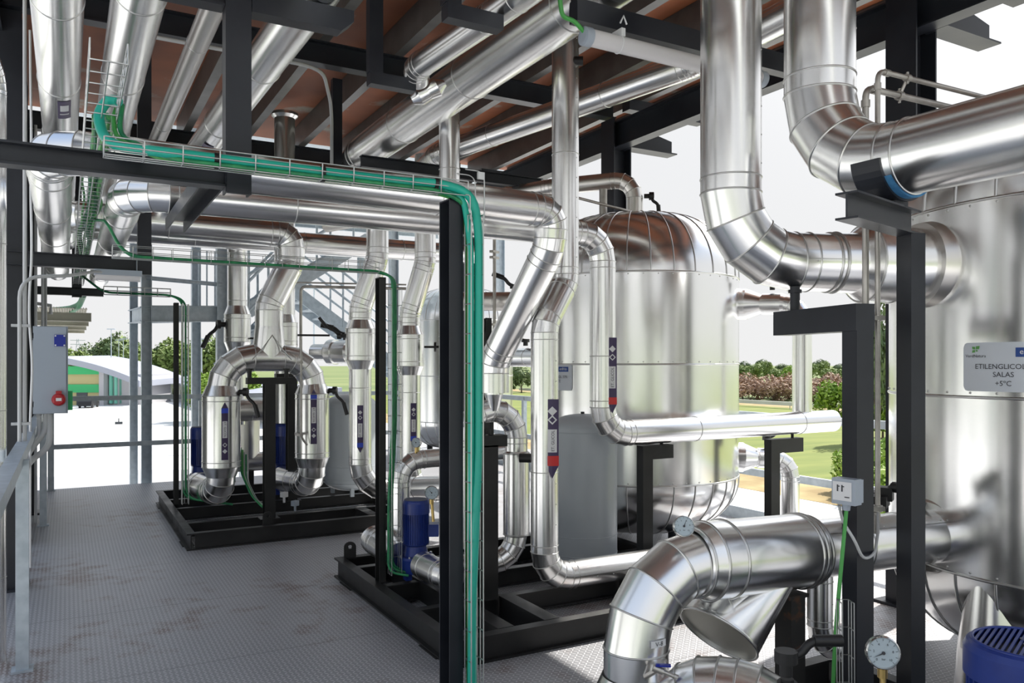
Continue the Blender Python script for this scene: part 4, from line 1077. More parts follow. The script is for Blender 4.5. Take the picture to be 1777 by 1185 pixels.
# ================================================================== middle skid
hd_y = 4.72
xl2, xr2 = atY(806, HZ, hd_y).x, atY(896, HZ, hd_y).x
pX = pipe('insulated pump header under the slanting drop, right leg with sleeve',
     [(xl2, hd_y, 0.40), (xl2, hd_y, 1.29), (xr2, hd_y, 1.29), (xr2, hd_y, 0.26), (xr2 - 0.55, hd_y + 0.10, 0.25)], 0.076, bend=0.19, k=36, spacing=0.4,
     bulges=[(2, 0.28, 0.86, 0.090, 0.012)], rivets=(0.6, -0.8, 0))
mb = MB(); mb.lathe((dg.x, dg.y, 1.24), Z, [(0.05, 0.03), (0.16, 0.062), (0.32, 0.066), (0.40, 0.07), (0.47, 0.10)], 32, cap=False); mb.build('tee_cone', 'jacket', pX)
mb = MB(); a = atD(922, 795, 5.2); mb.cyl(a, a + V((-.06, .05, 0)), 0.03, k=12); mb.build('plug', 'black', pX)
q = atD(695, 800, 5.72)
pipe('insulated suction elbow left of the blue pump with round thermometer', [(q.x, q.y, 0.20), (q.x, q.y, 0.90), (q.x + 0.85, q.y + .02, 0.93)], 0.068, bend=0.15, spacing=0.35, k=32)
gauge('round thermometer on top of the suction elbow', atD(722, 768, 5.6), V((-.75, -.66, 0)), 0.036, atD(722, 786, 5.62), cat='thermometer')
gauge('pressure gauge on a brass stem right of the blue pump', atD(749, 855, 5.25), V((-.35, -.93, 0)), 0.046, atD(752, 905, 5.25))
q0, q1 = atD(708, 847, 7.4), atD(790, 845, 7.0)
pipe('short pale pipe with a cone behind the blue pump', [q0 + Z * .0, q1], 0.105, spacing=0.3)
mb = MB(); mb.bx(q0.x + .1, q0.x + .16, q0.y - .05, q0.y + .05, 0.0, q0.z - .09)
tag(mb.build('pipe_stand', 'steel_dark'), 'low dark stand under the short pale pipe with cone', 'pipe support')
q0, q1 = atD(652, 938, 5.72), atD(692, 966, 5.40)
pipe('short insulated suction pipe left of the pump foot', [q0 + (q0 - q1) * 0.12 + Z * .01, q0, q1], 0.098, spacing=0.25)
q0, q1 = atD(733, 980, 5.15), atD(775, 1000, 4.85)
pipe('short insulated discharge pipe right of the pump foot', [q0, q1, q1 + V((.06, -.06, 0))], 0.085, spacing=0.15)
# L support standing on the middle skid
q = atD(842, 1042, 4.93); root = thing('pipe_support', 'broad black upright on the middle skid under the header', 'pipe support', (q.x, q.y, 0.147))
mb = MB(); mb.channel((q.x, q.y, 0.147), (q.x, q.y, 1.10), 0.10, 0.13, (0, 1, 0), 0.008); mb.build('upright', 'steel_dark', root)
mb = MB(); a = atD(812, 768, 4.93); b_ = atD(884, 768, 4.93); mb.bx(a.x, b_.x, q.y - .05, q.y + .05, 1.09, 1.16); mb.build('arm', 'steel_dark', root)
mb = MB()
for px in (824, 838, 852): c = atD(px, 757, 4.95); mb.cyl((c.x, c.y, 1.16), (c.x, c.y, 1.24), 0.018, k=10)
mb.bx(q.x - .12, q.x + .02, q.y - .03, q.y + .03, 1.20, 1.24); mb.build('clamp', 'steel_dark', root)
# bracket posts before the middle tank
def bracket(label, px, y, pxe, ztop, rod_px, rod_top, w=0.09, h=0.10):
    q = atY(px, HZ, y); e_ = atY(pxe, HZ, y); root = thing('pipe_support', label, 'pipe support', (q.x, y, 0))
    mb = MB(); mb.channel((q.x, y, 0.0), (q.x, y, ztop - h), w, 0.075, (1, 0, 0), 0.007); mb.bx(q.x - .08, q.x + .08, y - .07, y + .07, 0, 0.01); mb.build('upright', 'steel_dark', root)
    mb = MB(); mb.bx(q.x - w / 2, e_.x, y - .0375, y + .0375, ztop - h, ztop); mb.build('arm', 'steel_dark', root)
    x = atY(rod_px, HZ, y).x; mb = MB(); mb.cyl((x, y, ztop), (x, y, rod_top), 0.012, k=10); mb.build('prop', 'steel_dark', root)
bracket('black bracket before the middle tank with one rod under the pipe', 1119, 4.60, 1163, 1.005, 1148, 1.03)
bracket('black bracket near the railing under the sunlit pipe end', 1340, 4.62, 1388, 0.99, 1375, 1.03, w=0.10, h=0.115)
# wire loops and cables at skids
def cable(label, pts, r, m_, bend=0.1, name='cable', group=None, k=8, ties=()):
    path = arc_pts(pts, bend, 5)
    mb = MB(); mb.tube(path, r, k); o = mb.build(name, m_); tag(o, label, 'cable', group)
    for t in ties:
        i = min(range(len(path)), key=lambda j_: (path[j_] - V(t)).length); i = max(1, min(i, len(path) - 2))
        d_ = (path[i + 1] - path[i - 1]).normalized(); c = V(t); a = path[i - 1]; c = a + d_ * (c - a).dot(d_)
        tb = MB(); tb.cyl(c - d_ * 0.008, c + d_ * 0.008, r * 1.18, k=12); tb.box(c - Z * r * 1.5, (0.014, 0.02, 0.02)); tb.build('cable_tie', 'black', o)
    return o

# ================================================================== foreground equipment on the nearest skid
a1 = atD(1268, 452, 3.7); z1_ = a1.z; dT = (V((TB.x, TB.y, 0)) - V((a1.x, a1.y, 0))).normalized(); Lt = (V((TB.x, TB.y, 0)) - V((a1.x, a1.y, 0))).length - 0.90
pY1 = pipe('left of the two big insulated drop pipes, elbow turning into the white-signed tank',
     [V((a1.x, a1.y, 4.0)), a1, a1 + dT * Lt], 0.138, bend=0.31, k=56, spacing=5, phase=0.9, rivets=(0.62, -0.78, 0), loc=(a1.x, a1.y, 1.94))
ax = dT; mb = MB(); mb.lathe(a1, ax, [(Lt - 0.50, .139), (Lt - 0.50, .143), (Lt - 0.40, .143), (Lt - 0.345, .185), (Lt - 0.20, .185), (Lt - 0.20, .178), (Lt - 0.02, .172)], 56, cap=False); o = mb.build('flange_jacket', 'jacket', pY1)
bd = MB(); u_, w_ = basis(ax)
for s_, rr in ((-.53, .139), (-.50, .142), (-.345, .185), (-.20, .185), (-.19, .178)): bd.torus(a1 + ax * (Lt + s_), u_, w_, rr, 0.006, 56, 6)
bd.build('seam_joint', 'bead', o)
mb = MB(); mb.lathe(a1, ax, [(Lt - 0.06, .15), (Lt - 0.055, .20), (Lt + 0.0, .21), (Lt + 0.10, .22)], 56, cap=False); mb.build('tank_collar', 'jacket_dull', pY1)
a2 = atD(1422, 262, 3.45); a2.z = 2.408
pY2 = pipe('right of the two big insulated drop pipes, elbow towards the camera at upper right',
     [V((a2.x, a2.y, 4.0)), a2, V((2.915, -1.8, 2.392))], 0.147, bend=0.36, k=56, spacing=9, phase=1.4, rivets=(0.75, -0.66, 0), loc=(a2.x, a2.y, 2.35))
# saddle with blue padding on its bracket and post
pc = V((2.868, 2.03, 2.406)); axp = (V((2.915, -1.8, 2.392)) - a2).normalized()
root = thing('pipe_saddle', 'black curved saddle plate with blue padding under the big pipe', 'saddle', pc - Z * .2)
side = axp.cross(Z).normalized()
def arcplate(r0, r1, a0, a1_, s0, s1):
    mb = MB(); N = 20; rs = []
    for k in range(N + 1):
        a = math.radians(a0 + (a1_ - a0) * k / N); d_ = -side * math.sin(a) - Z * math.cos(a)
        rs.append([pc + axp * s0 + d_ * r0, pc + axp * s0 + d_ * r1, pc + axp * s1 + d_ * r1, pc + axp * s1 + d_ * r0])
    mb.rings(rs, smooth=False, cap=True); return mb
arcplate(0.157, 0.166, -84, 80, -0.060, 0.065).build('saddle_plate', 'steel', root)
arcplate(0.1475, 0.157, -80, 76, -0.050, 0.095).build('padding', 'bluefoam', root)
mb = MB(); mb.box(pc - Z * 0.172, (0.08, 0.10, 0.018)); mb.build('saddle_foot', 'steel', root)
root = thing('pipe_support', 'tall dark post with sloped bracket arm under the big pipe saddle', 'pipe support', (3.02, 2.04, 0))
mb = MB(); mb.ibeam((2.475, 1.928, 2.178), (3.04, 2.06, 2.178), 0.085, 0.10, 0.008, 0.007); mb.build('arm', 'steel', root)
mb = MB(); mb.channel((3.02, 2.045, 0.0), (3.02, 2.045, 2.13), 0.06, 0.105, (0.9, -0.4, 0), 0.007); mb.build('upright', 'steel', root)
# portal support
root = thing('pipe_support', 'dark square portal post standing before the tank pipes', 'pipe support', (2.81, 2.15, 0))
A_, B_ = V((2.945, 2.652, 1.79)), V((2.81, 2.10, 1.79)); dd = (B_ - A_).normalized(); nn = V((-dd.y, dd.x, 0))
mb = MB(); mb.prism([(-.045, -.055), (.045, -.055), (.045, .055), (-.045, .055)], A_, B_, nn); mb.build('arm', 'steel', root)
mb = MB(); c = B_ - dd * 0.045; mb.prism([(-.04, -.045), (.04, -.045), (.04, .045), (-.04, .045)], V((c.x, c.y, 0)), V((c.x, c.y, 1.735)), nn); mb.build('upright', 'steel', root)
mb = MB(); s_ = A_ + dd * 0.06; s_ = V((s_.x + .015, s_.y - .02, 0)); mb.cyl((s_.x, s_.y, 1.845), (s_.x, s_.y, 1.96), 0.022, k=14); mb.cyl((s_.x, s_.y, 1.93), (s_.x, s_.y, 1.945), 0.030, k=14); mb.build('prop', 'steel', root)
postc = c
# thin gas tubes
t1, t2 = atD(1502, 600, 3.42), atD(1523, 600, 3.40)
for tt, r_, zt, lb in ((t1, 0.014, atD(1502, 152, 3.42).z, 'left of the two thin upright tubes beside the portal post'), (t2, 0.011, atD(1512, 122, 3.4).z, 'right of the two thin upright tubes beside the portal post')):
    mb = MB(); mb.tube(arc_pts([V((tt.x, tt.y, 0.92)), V((tt.x, tt.y, zt)), V((tt.x + 1.9, tt.y - .02, zt + 0.02))], 0.05, 6), r_, 12)
    c = V((tt.x, tt.y, zt))
    for c_, d_ in ((c - Z * .07, Z), (c + V((.06, 0, 0)), V((1, 0, 0)))): mb.cyl(c_ - d_ * .015, c_ + d_ * .015, r_ * 1.35, k=12)
    tag(mb.build('thin_tube', 'zinc_tube'), lb, 'tube')
for zz, lb in ((atD(1510, 552, 3.4).z, 'zinc clamp joining the two thin tubes beside the portal post top'), (atD(1515, 882, 3.4).z, 'zinc clamp joining the two thin tubes above the hose fitting')):
    mb = MB(); mb.box(V(((t1.x + t2.x) / 2 - .02, (t1.y + t2.y) / 2 - .015, zz)), (0.11, 0.018, 0.018), -0.5)
    for q_ in (t1, t2): mb.cyl((q_.x, q_.y, zz - .013), (q_.x, q_.y, zz + .013), .021, k=14)
    tag(mb.build('tube_clamp', 'zinc_tube'), lb, 'clamp')
zA, zB = atD(1502, 152, 3.42).z + .003, atD(1512, 122, 3.4).z + .003
mb = MB(); xq = t1.x + .23; mb.tube([V((xq, t1.y, zA)), V((xq, t2.y, zB))], .007, 8)
for c_, rr in ((V((xq, t1.y, zA)), .021), (V((xq, t2.y, zB)), .017)): mb.cyl(c_ - V((.012, 0, 0)), c_ + V((.012, 0, 0)), rr, k=14); mb.cyl(c_ - Z * rr * 1.5, c_ + Z * rr * 1.5, .006, k=8)
tag(mb.build('tube_clamp', 'zinc_tube'), 'zinc clamp joining the two thin tubes in front of the dark column', 'clamp')

# strainer line from the tank to the front pump
zE = 0.80; YE = 2.42
xE = atD(1104, 1100, 3.08); xT = TB.x - math.sqrt(0.91 ** 2 - (TB.y - 2.36) ** 2)
P1, P2 = V((xE.x, xE.y, zE + 0.01)), V((xT + 0.01, 2.36, zE - 0.03))
pZ = pipe('big insulated strainer pipe from the white-signed tank, elbow down to the front',
     [P2, P1, V((P1.x, P1.y, 0.13))], 0.126, bend=0.30, k=56, spacing=0.28, phase=0.9, rivets=(0.6, -0.6, 0.5), loc=(P1.x, P1.y, 0))
dz = (P1 - P2).normalized(); LE = (P1 - P2).length
def along(px): # distance from tank end of the axis point seen at px
    t = 0.0
    best = min((abs(((P2 + dz * (LE * k / 400)).x * CT - (P2 + dz * (LE * k / 400)).y * ST) / ((P2 + dz * (LE * k / 400)).x * ST + (P2 + dz * (LE * k / 400)).y * CT) * FOC + CX - px), LE * k / 400) for k in range(401))
    return best[1]
s0, s1 = along(1392), along(1222)
mb = MB(); mb.lathe(P2, dz, [(s0 - .03, .128), (s0 - .03, .148), (s0 - .012, .148), (s0 + .01, .158), (s1 - .02, .158), (s1, .158), (s1 + .05, .14), (s1 + .06, .128)], 56, cap=False); sj = mb.build('strainer_jacket', 'jacket', pZ)
bd = MB(); u_, w_ = basis(dz)
for s_, rr in ((s0 - .03, .148), (s0 + .01, .158), (s0 + .035, .158), (s1 - .10, .158), (s1, .158), (s1 + .05, .14)): bd.torus(P2 + dz * s_, u_, w_, rr, 0.006, 56, 6)
bd.build('seam_joint', 'bead', sj)
A0 = atD(1322, 958, 3.50); B0 = atD(1246, 1100, 3.31)
dc = (B0 - A0).normalized(); Lc = (B0 - A0).length
mb = MB(); mb.lathe(A0, dc, [(0.0, .06), (Lc * .5, .145), (Lc, .174)], 56, cap=False)
mb.lathe(A0, dc, [(Lc, .174), (Lc + .001, .167), (Lc * .5, .15)], 56, cap=False); br_ = mb.build('strainer_branch', 'jacket', pZ)
bd = MB(); u_, w_ = basis(dc); bd.torus(A0 + dc * Lc, u_, w_, .173, .005, 56, 6); bd.build('seam_joint', 'bead', br_)
ap_ = atD(1393, 982, 3.34); mb = MB(); u_, w_ = basis(dc); rs_ = []
for k in range(13):
    t = k / 12; c_ = (A0 + dc * Lc * .97).lerp(ap_, t); rs_.append(mb.circ(c_, u_, w_, .173 * (1 - t) + .006 * t, 48))
mb.rings(rs_); mb.build('branch_fin', 'jacket', pZ)
mb = MB(); mb.lathe(A0, dc, [(Lc * .97, .168), (Lc * .975, .001)], 48, cap=False); mb.build('branch_inside', 'inside', pZ)
mb = MB(); mb.lathe(V((P1.x, P1.y, 0)), Z, [(0.16, .24), (0.40, .132)], 48, cap=False); mb.build('flare_jacket', 'jacket', pZ)
mb = MB(); mb.lathe(P2, dz, [(-0.09, .20), (-0.02, .19), (0.03, .165)], 56, cap=False); mb.build('tank_collar', 'jacket_dull', pZ)
wf = wrapper(V((P1.x, P1.y, 0)), Z, V((-0.43, -.9, 0)), 0.126)
zz = atD(1125, 1113, 3.0).z
b_ = MB(); patch(b_, wf, 0.025, 0.093, zz - .010, zz + .016, 0.008); o = tag(b_.build('valve_tag', 'stwhite', pZ), 'small white tag reading V-8', None)
t = MB(); letters(t, wf, 'V-8', 0.024, 0.059, zz - .005, 0.0095); t.build('lettering', 'ink', o)
lever(pZ, atD(1522, 885, 3.62), Z, (-.2, -.95, .0), 0.2, 0.018)
mb = MB(); c = atD(1520, 868, 3.55); mb.box(c, (0.13, 0.10, 0.05), 0.5); mb.box(c + V((.04, -.02, .03)), (0.07, 0.06, 0.06), 0.5); mb.build('valve_actuator', 'black', pZ)
gauge('round thermometer on top of the strainer pipe elbow', atD(1187, 913, 3.02), V((-.45, -.80, .25)), 0.040, None, cat='thermometer', needle=1.2)
# small drop pipe under the strainer line
q = atD(1423, 1000, 3.55); zq = atD(1423, 1115, 3.55).z
pipe('small insulated drain drop under the strainer line', [V((q.x, q.y, 0.72)), V((q.x, q.y, zq - .03)), V((q.x + .3, q.y - .04, zq - .06))], 0.055, bend=0.12, k=32, spacing=0.17, rivets=(0.5, -0.8, 0))
q = atD(1371, 1100, 3.42); mb = MB(); mb.channel((q.x, q.y, 0.0), (q.x, q.y, atD(1371, 1032, 3.42).z), 0.09, 0.085, (0, 1, 0), 0.008)
mb.bx(q.x - .06, q.x + .06, q.y - .05, q.y + .05, atD(1371, 1034, 3.42).z, atD(1371, 1028, 3.42).z)
tag(mb.build('pipe_support', 'rust'), 'short black stump with rusty edge under the strainer pipe', 'pipe support')
# gored hump of the front pump pipe at the bottom edge
a = atD(1190, 1240, 2.97); b_ = atD(1340, 1240, 2.85)
zt = atD(1260, 1146, 2.9).z - 0.15
pHm = pipe('ribbed insulated hump bend at the bottom edge', [V((a.x, a.y, 0.12)), V((a.x, a.y, zt)), V((b_.x, b_.y, zt)), V((b_.x, b_.y, 0.12))], 0.15, bend=0.165, k=48, spacing=0.4, gores=5)
lever(pHm, atD(1364, 1172, 2.72), Z, (.86, -.5, 0), 0.19, 0.015)
mb = MB(); c = atD(1366, 1182, 2.74); mb.cyl(c - Z * .3, c + Z * .01, 0.022, k=14); mb.cyl(c - Z * .03, c, 0.034, k=8); mb.build('valve_neck', 'black', pHm)
# blue-handled ball valve
c = atD(1142, 1162, 2.92); root = thing('ball_valve', 'small ball valve with blue handle on the front elbow', 'valve', c - Z * .1)
mb = MB(); d_ = V((.75, -.55, -.35)).normalized(); mb.cyl(c - d_ * .02, c + d_ * .02, 0.013, k=12); mb.cyl(c + d_ * .02, c + d_ * .07, 0.008, k=12); mb.cyl(c + d_ * .06, c + d_ * .085, 0.011, k=8); mb.tube([c, c + V((-.02, .05, -.04))], 0.010, 10); mb.build('valve_body', 'zinc_tube', root)
mb = MB(); mb.cyl(c, c + Z * .022, 0.006, k=8); mb.box(c + d_ * .02 + Z * .024, (0.055, 0.020, 0.006), math.atan2(d_.y, d_.x)); mb.build('handle', 'bluep', root)
gauge('large pressure gauge on brass stem at the lower right', atD(1533, 1133, 2.62), V((-.62, -.75, .12)), 0.054, atD(1535, 1260, 2.62), needle=3.6)
# pressure switch box with its cable and hoses
c = atD(1469, 852, 3.10); fz = V((-.98, -.18, 0)).normalized(); rt = Z.cross(fz).normalized()
root = thing('switch_box', 'grey pressure switch box on the portal post, green cable below', 'switch box', c - Z * .06)
mt3 = Matrix((rt, fz, Z)).transposed()
mb = MB(); mb.box(c, (0.095, 0.05, 0.10), mtx=mt3); mb.box(c - fz * .035, (0.085, 0.03, 0.09), mtx=mt3); mb.build('box_body', 'lgrey', root)
f = flat(c + fz * 0.026, rt, Z)
mb = MB(); poly_patch(mb, f, [(-.042, -.035), (.034, -.035), (.034, .038), (-.042, .038)], 0.001); lb_ = mb.build('box_label', 'stwhite', root)
mb = MB()
for x in (-.022, -.004): poly_patch(mb, f, [(x - .003, 0), (x + .003, 0), (x + .003, .026), (x - .003, .026)], .002); poly_patch(mb, f, [(x, .018), (x + .009, .018), (x + .009, .022), (x, .022)], .002)
poly_patch(mb, f, [(.006, -.022), (.026, -.022), (.026, -.018), (.006, -.018)], .002); mb.build('label_marks', 'ink', lb_)
mb = MB(); mb.cyl(c - Z * .05, c - Z * .075, 0.017, 0.013, k=14); mb.build('cable_gland', 'lgrey', root)
cable('bright green cable hanging from the switch box', [c - Z * .07, atD(1462, 960, 3.05), atD(1450, 1090, 3.02), atD(1443, 1250, 3.0)], 0.0075, 'green', 0.12)
cable('grey hose loop between switch box and thin tubes', [c - Z * .06 - rt * .03, atD(1462, 905, 3.15), atD(1482, 935, 3.12), atD(1498, 972, 3.15), atD(1518, 962, 3.2), atD(1524, 920, 3.36), atD(1523, 880, 3.40)], 0.0062, 'conduit', 0.05, name='hose')
mb = MB(); q = atD(1520, 905, 3.40); mb.cyl(q - Z * .05, q + Z * .04, 0.012, k=10)
for k in range(5): mb.cyl(q - Z * (.05 - .018 * k), q - Z * (.043 - .018 * k), 0.015, k=8)
tag(mb.build('tube_fitting', 'zinc_tube'), 'ribbed fitting where the hose meets the thin tube', 'fitting')

# ================================================================== cable trays
def basket(label, runs, w, h, step=0.10, wr=0.0028, name='cable_tray', group=None):
    # wire mesh tray; each run: start, end, direction across, direction of the open side
    root = thing(name, label, 'cable tray', min((V(r[0]) for r in runs), key=lambda q_: q_.z), group)
    for p0, p1, sd, up in runs:
        p0, p1, sd, up = V(p0), V(p1), V(sd).normalized(), V(up).normalized(); d_ = (p1 - p0); L = d_.length; d_.normalize(); mb = MB()
        for o in (-sd * w / 2, V((0, 0, 0)), sd * w / 2, -sd * w / 2 + up * h * .5, sd * w / 2 + up * h * .5, -sd * w / 2 + up * h, sd * w / 2 + up * h):
            mb.tube([p0 + o, p1 + o], wr, 5)
        n_ = max(2, int(L / step))
        for k in range(n_ + 1):
            c = p0 + d_ * (L * k / n_); mb.tube([c - sd * w / 2 + up * h, c - sd * w / 2, c + sd * w / 2, c + sd * w / 2 + up * h], wr, 5)
        mb.build('wire_run', 'wire', root)
    return root
YT = 3.0; xP = atY(800, HZ, YT).x
tz0, tz1 = 2.30, 2.405
t_ = basket('wire cable tray from the near dark post to the walkway, teal hose in it', [((0.11, YT, tz0), (xP + 0.02, YT, tz0), (0, 1, 0), (0, 0, 1)),
       ((xP + 0.046, YT, 2.22), (xP + 0.046, YT, 0.0), (1, 0, 0), (0, -1, 0))], 0.056, 0.06, 0.117)
mb = MB()
for dy in (-.042, .042):
    mb.tube(arc_pts([V((xP, YT + dy, tz1)), V((xP + .088, YT + dy, tz1)), V((xP + .088, YT + dy, 2.2))], 0.09), 0.0028, 5)
    mb.tube(arc_pts([V((xP, YT + dy, tz0)), V((xP + .022, YT + dy, tz0)), V((xP + .022, YT + dy, 2.2))], 0.04), 0.0028, 5)
mb.box((xP + .07, YT - .045, 2.385), (0.03, 0.012, 0.03)); mb.build('corner_wires', 'wire', t_)
basket('long wire cable tray running away above the walkway', [((0.11, 2.62, 2.49), (0.115, 10.0, 2.47), (1, 0, 0), (0, 0, 1))], 0.10, 0.06, 0.11)
zq = 2.205
xm0 = atY(195, HZ, 5.05).x; xm1 = atY(655, HZ, 5.05).x
basket('wire cable tray crossing to the middle dark post', [((xm0, 5.05, zq), (xm1, 5.05, zq), (0, 1, 0), (0, 0, 1)), ((xm1 + .11, 5.05, 2.10), (xm1 + .11, 5.05, 0.2), (1, 0, 0), (0, -1, 0))], 0.07, 0.07, 0.105, 0.0022)
xf0 = atY(180, HZ, 8.7).x; xf1 = atY(296, HZ, 8.7).x
basket('small wire cable tray crossing to the slim far dark post', [((xf0, 8.7, 2.28), (xf1, 8.7, 2.28), (0, 1, 0), (0, 0, 1)), ((xf1 + .12, 8.6, 2.2), (xf1 + .12, 8.6, 0.2), (1, 0, 0), (0, -1, 0))], 0.06, 0.08, 0.11, 0.003)
q = atD(1462, 1040, 3.0)
basket('short upright wire tray beside the portal post, green cable in it', [((q.x, q.y, q.z), (q.x - .02, q.y - .02, 0.1), (.87, -.49, 0), (-.49, -.87, 0))], 0.045, 0.05, 0.09, 0.0022)
# hoses and cables lying in the trays
zc = tz0 + 0.036
loop = [atD(206, 176, 2.9), atD(188, 172, 2.92), atD(170, 196, 2.9), atD(176, 232, 2.86), atD(200, 254, 2.8)]
cable('thick teal hose in the near tray, curled at its left end', loop + [V((0.28, YT, zc)), V((xP - .25, YT, zc - .004)), V((xP - .12, YT - .01, zc + .008)), V((xP + .045, YT - .02, zc - .02)), V((xP + .066, YT - .035, 2.16)), V((xP + .062, YT - .035, 1.2)), V((xP + .035, YT - .035, 0.6)), V((xP + .03, YT - .035, 0.0))], 0.0185, 'teal', 0.09, k=14,
      ties=(atD(375, 275, 2.85), atD(565, 303, 3.0), atD(757, 328, 3.25)))
cable('second teal hose down the near dark post, joined from the tray', [V((xP - .1, YT + .02, zc - .01)), V((xP + .01, YT, zc - .03)), V((xP + .031, YT - .03, 2.1)), V((xP + .029, YT - .035, 1.3)), V((xP + .031, YT - .02, 0.85)), V((xP + .058, YT - .0, 0.5)), V((xP + .06, YT - .0, 0.0))], 0.0135, 'teal', 0.09, k=12)
cable('bright green cable curling beside the teal hose at the near tray end', [atD(207, 178, 2.95), atD(197, 200, 2.95), atD(199, 240, 2.88), V((0.30, YT + .02, tz0 + .012)), V((xP - .1, YT + .02, tz0 + .012)), V((xP + .02, YT + .02, tz0 - .02)), V((xP + .035, YT + .02, 2.1)), V((xP + .045, YT + .02, 0.0))], 0.009, 'green', 0.08, k=10)
cable('darker green cable under the teal hose in the near tray', [atD(212, 182, 2.95), atD(205, 235, 2.9), V((0.32, YT - .015, tz0 + .010)), V((xP - .1, YT - .02, tz0 + .010)), V((xP + .03, YT - .0, tz0 - .03)), V((xP + .05, YT + .015, 2.1)), V((xP + .06, YT + .015, 0.0))], 0.009, 'dgreen', 0.08, k=10)
random.seed(5)
for k in range(7):
    pts_ = []; x0_ = 0.085 + 0.08 * k / 6
    y = 3.4
    while y < 9.9:
        pts_.append(V((x0_ + random.uniform(-.02, .02), y, 2.515 + 0.012 * (k % 3) + random.uniform(-.012, .03)))); y += random.uniform(0.3, 0.6)
    mb = MB(); mb.tube(arc_pts(pts_, 0.12, 3), random.uniform(.006, .010), 7)
    tag(mb.build('cable', 'dgreen' if k % 3 else 'green'), 'green cable of the loose bundle running away over the walkway', 'cable', 'loose green cables over the walkway')
for k, (dy, dz_) in enumerate(((-.018, .012), (.006, .014), (.02, .012))):
    ye = 5.05 + dy; xo = xm1 + .09 + .018 * k
    cable(('front green cable in the middle tray and down the middle dark post', 'centre green cable in the middle tray and down the middle dark post', 'rear green cable in the middle tray and down the middle dark post')[k],
          [V((0.15, 5.6, 2.50)), V((0.20, 5.1, 2.42)), V((xm0 + .06, ye, zq + dz_)), V((xm1, ye, zq + dz_)), V((xo, ye - .02, zq - .02)), V((xo, ye - .03, 1.2)), V((xo - .03, ye - .03, .7)), V((xo - .03, ye - .03, .22)), V((xo + .25 * (k + 1) / 3, ye - .1, .20))], 0.0085, 'dgreen', 0.10, k=8)
for k in range(2):
    xo = xf1 + .10 + .03 * k
    cable(('front green cable in the far tray and down the slim far post', 'rear green cable in the far tray and down the slim far post')[k], [V((0.14, 9.0, 2.48)), V((0.2, 8.72, 2.40)), V((xf0, 8.7, 2.30)), V((xf1, 8.7, 2.30)), V((xo, 8.62, 2.24)), V((xo, 8.58, .25)), V((xo + .4, 8.5 - .2 * k, .2))], 0.011, 'dgreen', 0.13, k=8)
random.seed(9)
for k in range(5):
    a = atD(418 + 3 * k, 820 + 4 * k, 7.9); b_ = atD(455 + 2 * k, 880, 7.6)
    mb = MB(); mb.tube(arc_pts([a + Z * .25, a, (a + b_) / 2 - Z * .06, b_, b_ - Z * .02 + V((.05, -.02, 0))], 0.06), 0.008, 7)
    tag(mb.build('cable', ('dgreen', 'green', 'conduit', 'dgreen', 'conduit')[k]), 'loose cable drooping across the far skid beside the T support', 'cable', 'loose cables on the far skid')
for k in range(3):
    mb = MB(); a = atD(58, 549 - 5 * k, 12.6); b_ = atD(118, 545 - 5 * k, 12.0); c = atD(138, 532 - 2 * k, 10.8)
    mb.tube(arc_pts([a, b_, c, atD(146, 512 - 2 * k, 9.9)], .4), 0.032, 8); tag(mb.build('cable', 'dgreen'), 'thick green cable sweeping left under the far frame', 'cable', 'thick green cables under the far frame')

# ================================================================== lamps, cabinet, conduits
x0, x1 = atY(1011, 60, 3.24).x, atY(1240, 110, 3.24).x + 0.35
zl = atY(1011, 62, 3.24).z
root = thing('tube_light', 'tube light under the long roof hanger, green cable at its end', 'lamp', (x0, 3.24, zl - .04))
mb = MB(); mb.cyl((x0 + .03, 3.24, zl), (x1, 3.24, zl), 0.042, k=28); mb.build('diffuser_tube', 'diffuser', root)
mb = MB(); mb.lathe((x0, 3.24, zl), (1, 0, 0), [(0, .03), (0.004, .046), (.045, .046)], 28); mb.lathe((x1, 3.24, zl), (1, 0, 0), [(-.02, .046), (.02, .046)], 28); mb.build('end_cap', 'lgrey', root)
mb = MB()
for x in (x0 + .22, x1 - .3): mb.bx(x - .012, x + .012, 3.20, 3.28, zl + .03, zl + .07); mb.torus(V((x, 3.24, zl)), V((0, 1, 0)), Z, .043, .004, 20, 6); mb.tube([V((x - .02, 3.2, zl + .09)), V((x, 3.2, zl + .13)), V((x + .02, 3.2, zl + .09))], .005, 6)
mb.build('bracket_clip', 'white', root)
cable('bright green cable looping up from the tube light', [V((x0 + .01, 3.24, zl + .02)), V((x0 - .06, 3.23, zl + .06)), atD(976, 30, 3.85), atD(970, -10, 3.8), atD(985, -90, 3.8)], 0.011, 'green', 0.08)
xa, xb = atY(163, 478, 6.56).x, atY(246, 480, 6.56).x
root = thing('tube_light', 'flat tube light under the middle hung frame', 'lamp', (xa, 6.56, 2.24))
mb = MB(); mb.bx(xa, xb, 6.52, 6.60, 2.255, 2.295); mb.build('lamp_housing', 'lgrey', root)
mb = MB(); mb.cyl((xa + .01, 6.56, 2.245), (xb - .01, 6.56, 2.245), 0.030, k=20); mb.build('diffuser_tube', 'diffuser', root)
